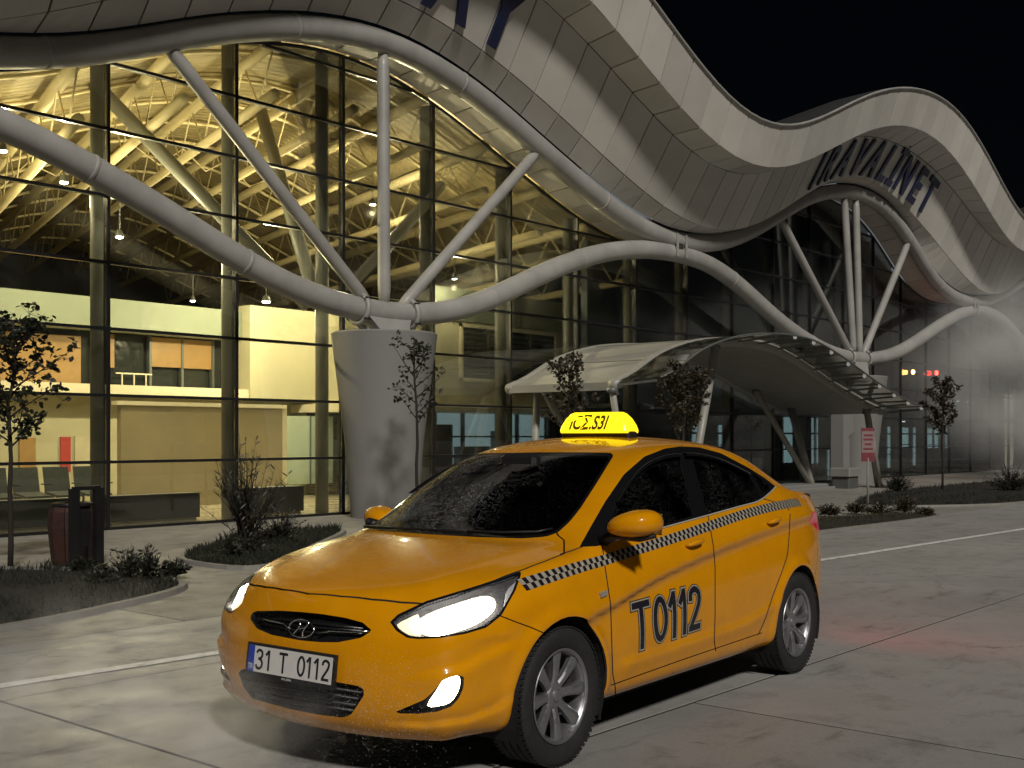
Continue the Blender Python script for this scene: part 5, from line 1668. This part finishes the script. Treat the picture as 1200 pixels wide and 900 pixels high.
    dash.add([(x, y, z) for y in (-.66, .66) for x, z in dp], [tuple(range(nd))[::-1], tuple(range(nd, 2*nd))]+[(a, (a+1) % nd, nd+(a+1) % nd, nd+a) for a in range(nd)])
    dash.build('dashboard', CLOTH, car)
    MB().lathe([(.175+.014*math.cos(a), .014*math.sin(a)) for a in np.linspace(0, 2*PI, 9)[:-1]], 28, (0, 0, 0), 'x', True).build('steering_wheel', BLACK, car, True)
    sw = [o for o in car.children if o.name.startswith('steering_wheel')][0]; sw.location = (-.90, .36, .88); sw.rotation_euler = (0, R(-25), 0)
    MB().obox((0, 0, 0), (.02, 0, 0), (0, .16, 0), (0, 0, .022)).build('wheel_spoke', BLACK, sw)
    def seat(x, y, w):
        b = MB().cbox(x-.05, x+.48, y-w/2, y+w/2, .30, .52, .05).build('seat', CLOTH, car)
        bk = MB(); V_ = []; F_ = []
        for t in np.linspace(0, 1, 7):
            wv = w/2*(1-.22*t**3); th = .07*(1-.4*t)
            xx = x-.02-.22*t; zz = .46+.58*t
            V_ += [(xx+th, y-wv, zz), (xx+th+.02, y, zz), (xx+th, y+wv, zz), (xx-th, y+wv*.9, zz), (xx-th, y-wv*.9, zz)]
        for a in range(6):
            for q in range(5): F_.append((a*5+q, a*5+(q+1) % 5, a*5+5+(q+1) % 5, a*5+5+q))
        F_.append(tuple(range(30, 35)))
        mesh_obj('seat_back', V_, F_, CLOTH, b, smooth=True, sharp=R(50))
        if w < .8:
            hrs = MB()
            hrs.lathe([(.001, -.085), (.085, -.075), (.125, -.03), (.13, .03), (.11, .075), (.06, .10), (.001, .105)], 16, (0, 0, 0))
            ho = hrs.build('head_rest', CLOTH, b, True); ho.location = (x-.27, y, 1.17); ho.scale = (.5, 1, 1)
    seat(-1.25, .36, .50); seat(-1.25, -.36, .50); seat(-2.15, 0, 1.25)
    MB().cbox(-.83, -.75, .02-.12, .02+.12, 1.315, 1.37, .02).build('rear_view_mirror', BLACK, car)

    # ---- wheels
    def wheel_parts():
        tyre = MB()
        prof = [(.212,-.085),(.232,-.096),(.265,-.103),(.292,-.098),(.306,-.085)]
        tread = []
        for h in np.linspace(-.080, .080, 13): tread.append(h)
        pr = list(prof)
        for q in range(4):
            h0 = -.080+.04*q
            pr += [(.310, h0+.003), (.310, h0+.033), (.303, h0+.0345), (.303, h0+.0385)]
        pr += [(.306, .085), (.292, .098), (.265, .103), (.232, .096), (.212, .085)]
        tyre.lathe(pr, 64, axis='y')
        lug = [MB(), MB()]
        for q in range(72):
            a = 2*PI*q/72
            for hs in (-1, 1):
                c = Vector((math.cos(a)*.3075, hs*.078, math.sin(a)*.3075))
                lug[(hs+1)//2].obox(c, Vector((math.cos(a), 0, math.sin(a)))*.0022, Vector((-math.sin(a), hs*.25, math.cos(a)))*.0085, Vector((0, .018, 0)))
        rim = MB().lathe([(.205,-.09),(.208,-.08),(.196,-.07),(.188,.03),(.190,.066),(.200,.078),(.209,.086),(.212,.0895),(.210,.093),(.203,.091),(.197,.083)], 64, axis='y')
        hub = MB().lathe([(.001,.072),(.022,.072),(.028,.068),(.030,.062),(.052,.060),(.062,.052),(.064,.035)], 32, axis='y')
        sp = MB()
        # one spoke along +z, seen from +y; wider at the rim, rounded ridge
        prof_s = [(.05,.020,.056),(.09,.020,.066),(.14,.025,.074),(.180,.031,.078),(.200,.036,.078)]
        V_ = []; F_ = []
        for r2, w, h in prof_s:
            V_ += [(-w, h-.030, r2), (-w, h-.008, r2), (-w*.55, h, r2), (w*.55, h, r2), (w, h-.008, r2), (w, h-.030, r2)]
        for a in range(len(prof_s)-1):
            for q in range(5): F_.append((a*6+q, a*6+6+q, a*6+7+q, a*6+q+1))
        sp.add(V_, F_)
        disc = MB().lathe([(.001,.0),(.14,.0),(.14,.012),(.07,.014),(.065,.03),(.001,.03)], 32, axis='y')
        return tyre, lug, rim, hub, sp, disc
    tyre, lug, rim, hub, sp, disc = wheel_parts()
    protos = None
    SPK = None
    for wi, (wx, sg) in enumerate(((0.0, 1), (-2.57, 1), (0.0, -1), (-2.57, -1))):
        if wi == 0:
            t_o = tyre.build('tyre', RUBBER, None, True, R(35)); l_o = lug[1].build('tread_blocks', RUBBER, t_o); l2_o = lug[0].build('tread_blocks', RUBBER, t_o)
            r_o = rim.build('rim', ALLOY, t_o, True, R(40)); h_o = hub.build('hub_cap', ALLOY, t_o, True, R(30))
            s_me = sp.build('spoke', ALLOY, t_o, True, R(35)); d_o = disc.build('brake_disc', surf('brake_disc', (.05, .048, .045), .5, .7), t_o, True, R(30))
            nutm = MB().lathe([(.001,.056),(.0085,.056),(.0085,.045)], 8, axis='y')
            n_o = nutm.build('wheel_nut', surf('nut_dark', (.03, .03, .03), .5, .5), t_o)
            base = (t_o.data, l_o.data, r_o.data, h_o.data, s_me.data, d_o.data, n_o.data, l2_o.data)
            for o in (t_o, l_o, l2_o, r_o, h_o, s_me, d_o, n_o): bpy.data.objects.remove(o)
        w = share('wheel', base[0], car, (wx, .742*sg, .31), (0, 0, 0 if sg > 0 else PI))
        for nm, me_ in (('tread_blocks', base[1]), ('tread_blocks', base[7]), ('rim', base[2]), ('hub_cap', base[3]), ('brake_disc', base[5])):
            share(nm, me_, w)
        for q in range(8): share('spoke', base[4], w, rot=(0, 2*PI*q/8+.03, 0))
        for q in range(5): share('wheel_nut', base[6], w, loc=(.042*math.cos(2*PI*q/5+.3), .004, .042*math.sin(2*PI*q/5+.3)))
        # wheel well liner and mud flap
        ln = MB()
        V_ = []; F_ = []
        n = 24
        for y in (.40, .835):
            for a in range(n+1):
                an = R(-25)+R(230)*a/n
                V_.append((wx+.352*math.cos(an), y*sg, .315+.352*math.sin(an)))
        for a in range(n): F_.append((a, a+1, n+2+a, n+1+a))
        V_ += [(wx+.352*math.cos(R(-25)+R(230)*a/n), .40*sg, .315+.352*math.sin(R(-25)+R(230)*a/n)) for a in range(n+1)]
        F_.append(tuple(range(2*n+2, 3*n+3)))
        mesh_obj('wheel_well', V_, F_, SHELL, car)
        if wx == 0: MB().box(wx-.372, wx-.360, *sorted((.66*sg, .80*sg)), .13, .34).build('mud_flap', BLACK, car)
    # ---- underside
    MB().box(-3.3, .40, -.60, .60, .17, .21).build('underbody', SHELL, car)
    MB().box(-2.18, -.42, -.755, .755, .195, .24).build('sill_base', SHELL, car)
    return car
taxi = build_taxi()
# =================================================================== PLANTS
BARK = surf('thin_dark_bark', (.022, .016, .011), .9, var=.35, vscale=20, bmp=.4, bscale=60)
def leaf_mat(name, a, b_):
    m, nt, b = mat_nodes(name)
    oi = nt.nodes.new('ShaderNodeNewGeometry')
    r = ramp(nt, oi.outputs['Random Per Island'], [(0, a), (.6, tuple((x+y)/2 for x, y in zip(a, b_))), (1, b_)])
    nt.links.new(r.outputs[0], b.inputs['Base Color']); b.inputs['Roughness'].default_value = .55
    return m
LEAFG = leaf_mat('dark_green_leaf', (.006, .009, .003), (.020, .022, .008))
LEAFB = leaf_mat('brown_leaf', (.016, .012, .005), (.05, .034, .013))
LEAFS = leaf_mat('shrub_leaf', (.006, .009, .004), (.022, .024, .011))
def leaf_cluster(g, c, rn, nleaf, rad, size):
    for _ in range(nleaf):
        d = Vector((rn.gauss(0, 1), rn.gauss(0, 1), rn.gauss(0, 1))); d.normalize()
        p = c+d*rad*rn.uniform(.2, 1)
        u = Vector((rn.gauss(0, 1), rn.gauss(0, 1), rn.gauss(0, .6))).normalized(); w = u.cross(d)
        if w.length < .05: w = u.orthogonal()
        w.normalize()
        s_ = size*rn.uniform(.6, 1.25); wd = s_*rn.uniform(.55, .85)
        mid = p+u*s_*.5
        nb = u.cross(w)*s_*.10
        g.add([p, mid+w*wd*.5+nb, p+u*s_*.86+w*wd*.28, p+u*s_, p+u*s_*.86-w*wd*.28, mid-w*wd*.5+nb, mid], [(0, 6, 1), (1, 6, 2), (2, 6, 3), (3, 6, 4), (4, 6, 5), (5, 6, 0)])
def young_tree(x, y, h, hb, crown_r, seed, label, leafm, nbr=16, dens=9, size=.07, lean=(0, 0), sparse=1.0, twig=5):
    t = thing('young_tree', label, 'tree', (x, y, 0), 0, 'young street trees')
    rn = random.Random(seed)
    pts = []; k = 9
    for q in range(k+1):
        f = q/k
        pts.append(Vector((lean[0]*f+rn.uniform(-.012, .012)*q*.5, lean[1]*f+rn.uniform(-.012, .012)*q*.5, h*.93*f)))
    tk = MB(); tk.tube(pts, [.030*(1-.72*q/k)+.004 for q in range(k+1)], 8)
    leaves = MB()
    def axis(f):
        f = f*k; i_ = min(int(f), k-1); return pts[i_].lerp(pts[i_+1], f-i_)
    for b_ in range(nbr):
        f = hb/h+(1-hb/h)*(b_+.3)/nbr*.9
        st = axis(min(f, .98)); an = b_*2.4+rn.uniform(-.5, .5)
        prof = math.sin(PI*min(1, max(.12, (b_+1)/(nbr+1)))**.8)
        L = crown_r*(.45+.65*prof)*rn.uniform(.75, 1.15)
        d = Vector((math.cos(an), math.sin(an), rn.uniform(.55, 1.25))).normalized()
        bp = [st]
        for s_ in range(1, 5):
            d = (d+Vector((rn.uniform(-.2, .2), rn.uniform(-.2, .2), rn.uniform(-.08, .12)))).normalized()
            bp.append(bp[-1]+d*L/4)
        tk.tube(bp, [.011, .009, .007, .005, .003], 5)
        for s_ in range(1, 5):
            for _ in range(twig):
                if rn.random() > sparse: continue
                dd = (d+Vector((rn.gauss(0, .8), rn.gauss(0, .8), rn.gauss(0, .6)))).normalized()
                e = bp[s_]+dd*rn.uniform(.05, .17)*crown_r*1.6
                tk.tube([bp[s_], e], [.0035, .002], 3, False)
                leaf_cluster(leaves, e, rn, rn.randint(max(1, dens-4), dens), .055, size)
    tk.build('trunk', BARK, t, True)
    cr_ = leaves.build('crown', leafm, t); cr_['kind'] = 'stuff'
    return t
def at_px(px, Y): p = on_y(px, 511, Y); return p.x
young_tree(6.2, -4.15, 2.95, 1.42, .62, 11, 'dark young tree with round crown at the left edge beside the litter bin', LEAFG, 20, 7, .07, lean=(.02, 0), sparse=.75)
young_tree(at_px(489, -3.4), -3.4, 3.25, 1.75, .52, 12, 'sparse young tree standing before the big white column', LEAFG, 15, 4, .075, sparse=.42)
young_tree(at_px(668, -5.0), -5.0, 2.95, 1.55, .50, 13, 'leafy young tree left of the lit roof sign, before the canopy', LEAFB, 17, 6, .07, sparse=.7)
young_tree(at_px(802, -5.0), -5.0, 2.95, 1.55, .52, 14, 'dense brown young tree behind the taxi roof beside a canopy strut', LEAFB, 20, 8, .065, twig=6, sparse=.8)
young_tree(30.9, -5.3, 3.15, 1.6, .50, 15, 'young tree on the lawn strip below the red glowing reflection', LEAFB, 16, 7, .08)
young_tree(40.5, -5.6, 3.4, 1.5, .8, 16, 'hazy young tree near the right edge before a tall lit window', LEAFB, 14, 5, .09, sparse=.6)

def feather_shrub(x, y, h, rad, n, seed, label, lean=0.0):
    t = thing('tall_shrub', label, 'shrub', (x, y, .04))
    rn = random.Random(seed); st = MB(); lf = MB()
    for b_ in range(n):
        an = rn.uniform(0, 2*PI); sp = rn.uniform(.05, 1)**.8*rad
        hh = h*(1-.45*(sp/rad)**1.5)*rn.uniform(.55, 1.0)
        p0 = Vector((rn.uniform(-.08, .08), rn.uniform(-.08, .08), 0)); p3 = Vector((math.cos(an)*sp, math.sin(an)*sp, hh))
        bp = [p0]
        for s_ in range(1, 7):
            f = s_/6
            bp.append(Vector((p0.x+(p3.x-p0.x)*f**1.4+rn.uniform(-.02, .02), p0.y+(p3.y-p0.y)*f**1.4+rn.uniform(-.02, .02), hh*f)))
        st.tube(bp, [.008, .007, .006, .005, .004, .003, .002], 4)
        for s_ in range(2, 7):
            for _ in range(6):
                f = rn.random(); p = bp[s_-1].lerp(bp[s_], f)
                d = Vector((rn.gauss(0, .5), rn.gauss(0, .5), rn.uniform(.5, 1.2))).normalized(); L = rn.uniform(.04, .13)
                w = d.orthogonal().normalized()*.006
                lf.add([p-w, p+w, p+d*L*.6+w*1.4, p+d*L, p+d*L*.6-w*1.4], [(0, 1, 2, 3, 4)])
    st.build('stem', BARK, t); o = lf.build('foliage', LEAFS, t); o['kind'] = 'stuff'
def low_bush(x, y, r, h, n, seed, label, name='low_bush', group=None, mat=None):
    t = thing(name, label, 'bush', (x, y, .03), 0, group)
    rn = random.Random(seed); st = MB(); lf = MB()
    for b_ in range(n):
        an = rn.uniform(0, 2*PI); el = rn.uniform(.25, 1.45)
        L = rn.uniform(.5, 1.05)
        tip = Vector((math.cos(an)*math.cos(el)*r*L, math.sin(an)*math.cos(el)*r*L, math.sin(el)*h*L))
        st.tube([(0, 0, 0), tip*.5+Vector((0, 0, h*.08)), tip], [.006, .004, .002], 4)
        for _ in range(9):
            p = tip*rn.uniform(.35, 1.0)
            d = (tip.normalized()+Vector((rn.gauss(0, .6), rn.gauss(0, .6), rn.gauss(0, .6)))).normalized(); Ls = rn.uniform(.03, .08)
            w = d.orthogonal().normalized()*Ls*.22
            lf.add([p-w*.3, p+d*Ls*.5+w, p+d*Ls, p+d*Ls*.5-w], [(0, 1, 2, 3)])
    st.build('stem', BARK, t); o = lf.build('foliage', mat or LEAFS, t); o['kind'] = 'stuff'
feather_shrub(9.05, -4.55, 1.55, .62, 70, 21, 'tall feathery dark shrub with upright branches left of the taxi bonnet')
low_bush(9.75, -4.35, .45, .50, 110, 22, 'rounded dark bush touching the tall feathery shrub')
low_bush(8.25, -5.35, .22, .28, 45, 23, 'little dark tuft at the front end of the shrub bed')
low_bush(8.7, -5.0, .45, .25, 90, 27, 'flat dark bush at the foot of the tall feathery shrub')
for q, (px, py, r_, h_, lb) in enumerate(((120, 690, .22, .20, 'small spiky plant nearest the road in the left bed'), (150, 683, .26, .34, 'upright leafy plant in the middle of the left bed end'),
                                          (178, 682, .20, .36, 'thin upright plant with a forked top in the left bed'), (205, 680, .18, .18, 'small round plant at the right tip of the left bed'),
                                          (98, 672, .20, .16, 'low tuft just right of the litter bin'))):
    p = on_z(px, py); low_bush(p.x, p.y, r_, h_, 46, 31+q, lb, 'bedding_plant', 'small plants at the end of the left bed')
for q, (px, py, r_, h_, lb) in enumerate(((972, 606, .3, .2, 'dry low bush right behind the taxi tail'), (1003, 603, .3, .22, 'dry low bush left of the red sign post'), (1032, 605, .34, .24, 'dry low bush just right of the red sign post'),
                                          (1060, 602, .36, .30, 'dry bush at the right end of the bed behind the taxi'), (1085, 606, .25, .14, 'smallest dry tuft at the tip of the right bed'))):
    p = on_z(px, py); low_bush(p.x, p.y, r_, h_, 60, 51+q, lb, 'dry_bush', 'dry bushes behind the taxi', LEAFB)
for q, (px, py, r_, h_, lb) in enumerate(((1185, 578, .8, .7, 'dark rounded bush at the right edge of the lawn strip'), (1052, 578, .5, .55, 'hazy bush at the left end of the lawn strip'))):
    p = on_z(px, py); low_bush(p.x, p.y, r_, h_, 150, 61+q, lb, 'dark_bush')

# =================================================================== STREET FURNITURE
RUST = surf('rust_brown_panel', (.035, .011, .006), .7, var=.35, vscale=9, bmp=.2, bscale=40)
BLK = surf('black_bin_metal', (.008, .008, .008), .5, var=.2)
bn = thing('litter_bin', 'rust brown and black litter bin with a handle frame at the left bed', 'bin', (6.85, -4.28, .02), R(12))
n_ = 10
prof = [(.215, 0.0), (.235, .06), (.275, .42), (.268, .60), (.23, .66)]
for s_ in range(n_):
    a0, a1 = 2*PI*s_/n_+.02, 2*PI*(s_+1)/n_-.02
    V_ = []
    for r_, z in prof:
        for a in (a0, a1): V_.append((r_*math.cos(a), r_*math.sin(a)*.85, z))
        for a in (a1, a0): V_.append(((r_-.018)*math.cos(a), (r_-.018)*math.sin(a)*.85, z))
    F_ = []
    for q in range(len(prof)-1):
        for k in range(4): F_.append((q*4+k, q*4+(k+1) % 4, q*4+4+(k+1) % 4, q*4+4+k))
    F_ += [(0, 3, 2, 1), tuple(16+k for k in range(4))]
    mesh_obj('bin_panel', V_, F_, RUST if s_ % 5 not in (2,) else BLK, bn)
MB().lathe([(.001, .02), (.2, .02), (.22, .4), (.21, .62), (.001, .62)], 14).build('bin_liner', BLK, bn, True)
for s_ in (-1, 1):
    MB().box(s_*.17-.055, s_*.17+.055, -.26, -.20, .0, .86).build('bin_post', BLK, bn)
MB().box(-.19, .19, -.25, -.21, .84, .885).build('bin_handle', BLK, bn)
MB().lathe([(.235, .66), (.245, .685), (.2, .70), (.12, .70)], 16).build('bin_rim', BLK, bn, True)

SIGNW = surf('faded_sign_white', (.24, .17, .165), .5, var=.15, vscale=10); SIGNR = surf('faded_sign_red', (.17, .03, .04), .5, var=.2, vscale=14)
p = on_z(1017, 601)
sg_ = thing('sign_post', 'small red and white notice board on a thin post behind the taxi', 'sign', (p.x, p.y, 0), R(-38))
MB().tube([(0, 0, 0), (0, 0, 1.05)], .022, 8).build('post', KERB, sg_, True)
bd_ = MB().cbox(-.13, .13, -.012, .012, .98, 1.56, .004).build('board', SIGNW, sg_)
MB().box(-.13, .13, -.016, -.0125, .98, 1.15).build('red_field', SIGNR, bd_)
for z, w in ((1.48, .09), (1.40, .10), (1.31, .07), (1.22, .10)): MB().box(-w, w, -.0155, -.0125, z-.018, z+.018).build('printed_line', SIGNR, bd_)
MB().box(-.13, .13, -.013, .011, 1.56, 1.62).build('board_cap', SIGNR, bd_)
# reflections of car lights in the glass, built as glowing spots on an added bar
wl = thing('reflection_bar', 'amber and red reflections built as glowing spots on an added bar before the far glass', 'lamp', (0, 0, 0))
a = on_y(1070, 436, -.13); b2 = on_y(1097.5, 437, -.13)
MB().tube([a, b2], .02, 6).build('added_bar', GREYM, wl)
for p, col, nm, e in ((a, (1, .42, .10), 'amber_reflection', 5), (b2, (1, .03, .02), 'red_reflection', 5)):
    MB().lathe([(.001, .09), (.05, .06), (.062, 0), (.05, -.06), (.001, -.09)], 12, tuple(p)).build(nm, emit(nm+'_glow', col, 18), wl, True)
    ld = bpy.data.lights.new(nm+'_light', 'POINT'); ld.energy = e; ld.color = col; ld.shadow_soft_size = .1
    lo = bpy.data.objects.new(nm+'_light', ld); link(lo, wl); lo.location = p+Vector((0, -.12, 0))
MB().bar(b2+Vector((0, 0, .1)), b2+Vector((0, .09, .1)), .03, .03).build('added_bracket', GREYM, wl)
# =================================================================== MIST
def mist_mat(name, dens, nscale, lo, hi, ctr, rad, col=(.9, .9, .88), aniso=-.35, stretch=(1, 1, 1)):
    """drifting mist: noise-broken density that thins out towards the edge of its volume"""
    m = bpy.data.materials.new(name); m.use_nodes = True
    nt = m.node_tree; nt.nodes.clear()
    out = nt.nodes.new('ShaderNodeOutputMaterial')
    vs = nt.nodes.new('ShaderNodeVolumePrincipled')
    vs.inputs['Color'].default_value = (*col, 1); vs.inputs['Anisotropy'].default_value = aniso
    tc = nt.nodes.new('ShaderNodeTexCoord')
    mp = nt.nodes.new('ShaderNodeMapping'); mp.inputs['Scale'].default_value = stretch
    nt.links.new(tc.outputs['Object'], mp.inputs['Vector'])
    n = noise(nt, nscale, 3, .55, vec=mp.outputs[0])
    mr = nt.nodes.new('ShaderNodeMapRange'); mr.inputs[1].default_value = lo; mr.inputs[2].default_value = hi
    mr.inputs[3].default_value = 0; mr.inputs[4].default_value = dens
    nt.links.new(n.outputs[0], mr.inputs[0])
    # ellipsoidal fall-off
    sb = nt.nodes.new('ShaderNodeVectorMath'); sb.operation = 'SUBTRACT'; sb.inputs[1].default_value = ctr
    nt.links.new(tc.outputs['Object'], sb.inputs[0])
    dv = nt.nodes.new('ShaderNodeVectorMath'); dv.operation = 'DIVIDE'; dv.inputs[1].default_value = rad
    nt.links.new(sb.outputs[0], dv.inputs[0])
    ln = nt.nodes.new('ShaderNodeVectorMath'); ln.operation = 'LENGTH'; nt.links.new(dv.outputs[0], ln.inputs[0])
    fo = nt.nodes.new('ShaderNodeMapRange'); fo.interpolation_type = 'SMOOTHSTEP'
    fo.inputs[1].default_value = .15; fo.inputs[2].default_value = 1.0; fo.inputs[3].default_value = 1; fo.inputs[4].default_value = 0
    nt.links.new(ln.outputs['Value'], fo.inputs[0])
    mu = nt.nodes.new('ShaderNodeMath'); mu.operation = 'MULTIPLY'
    nt.links.new(mr.outputs[0], mu.inputs[0]); nt.links.new(fo.outputs[0], mu.inputs[1])
    nt.links.new(mu.outputs[0], vs.inputs['Density'])
    nt.links.new(vs.outputs[0], out.inputs['Volume'])
    return m
SC.cycles.volume_step_rate = 3.0
SC.cycles.volume_max_steps = 96
c, r_ = (50.0, -5.2, 3.6), (20.0, 5.0, 5.4)
o = MB().box(c[0]-r_[0], c[0]+r_[0], c[1]-r_[1], c[1]+r_[1], .03, c[2]+r_[2]).build('mist', mist_mat('far_mist', .85, .30, .42, .70, c, r_, stretch=(1, 1, 1.3)))
tag(o, 'pale mist drifting before the far right end of the terminal', 'mist', kind='stuff')
c, r_ = (1.55, -.55, .30), (1.25, 1.5, .62)
o = MB().box(c[0]-r_[0], c[0]+r_[0], c[1]-r_[1], c[1]+r_[1], .012, c[2]+r_[2]).build('spray', mist_mat('headlamp_spray', 1.7, 2.6, .50, .76, c, r_, col=(.95, .93, .88), aniso=-.2))
o.location = CAR_O; o.rotation_euler = (0, 0, CAR_RZ)
tag(o, 'fine spray drifting through the headlight beams before the taxi', 'spray', kind='stuff')

# water droplets thrown up in front of the bumper, far too many to count
rn = random.Random(91)
dr = MB()
oct_f = [(0,2,4),(2,1,4),(1,3,4),(3,0,4),(2,0,5),(1,2,5),(3,1,5),(0,3,5)]
k = 0
while k < 1500:
    g = rn.random()
    if g < .62: p = (rn.gauss(.86, .06), rn.gauss(.52, .16), rn.gauss(.40, .11))
    elif g < .85: p = (rn.gauss(.95, .12), rn.gauss(.15, .3), rn.gauss(.20, .08))
    else: p = (rn.gauss(1.3, .35), rn.gauss(-.5, .5), rn.gauss(.32, .16))
    lim = .80-.25*(abs(p[1])/.72)**2.4
    if p[2] < .03 or p[0] < lim+.06: continue
    r2 = rn.uniform(.0005, .0014)
    dr.add([(p[0]+r2,p[1],p[2]),(p[0]-r2,p[1],p[2]),(p[0],p[1]+r2,p[2]),(p[0],p[1]-r2,p[2]),(p[0],p[1],p[2]+r2),(p[0],p[1],p[2]-r2)], oct_f)
    k += 1
o = dr.build('spray_droplets', surf('water_drop', (.7, .68, .62), .3, var=.1))
o.location = CAR_O; o.rotation_euler = (0, 0, CAR_RZ)
tag(o, 'fine bright droplets floating before the taxi bumper', 'droplets', kind='stuff')
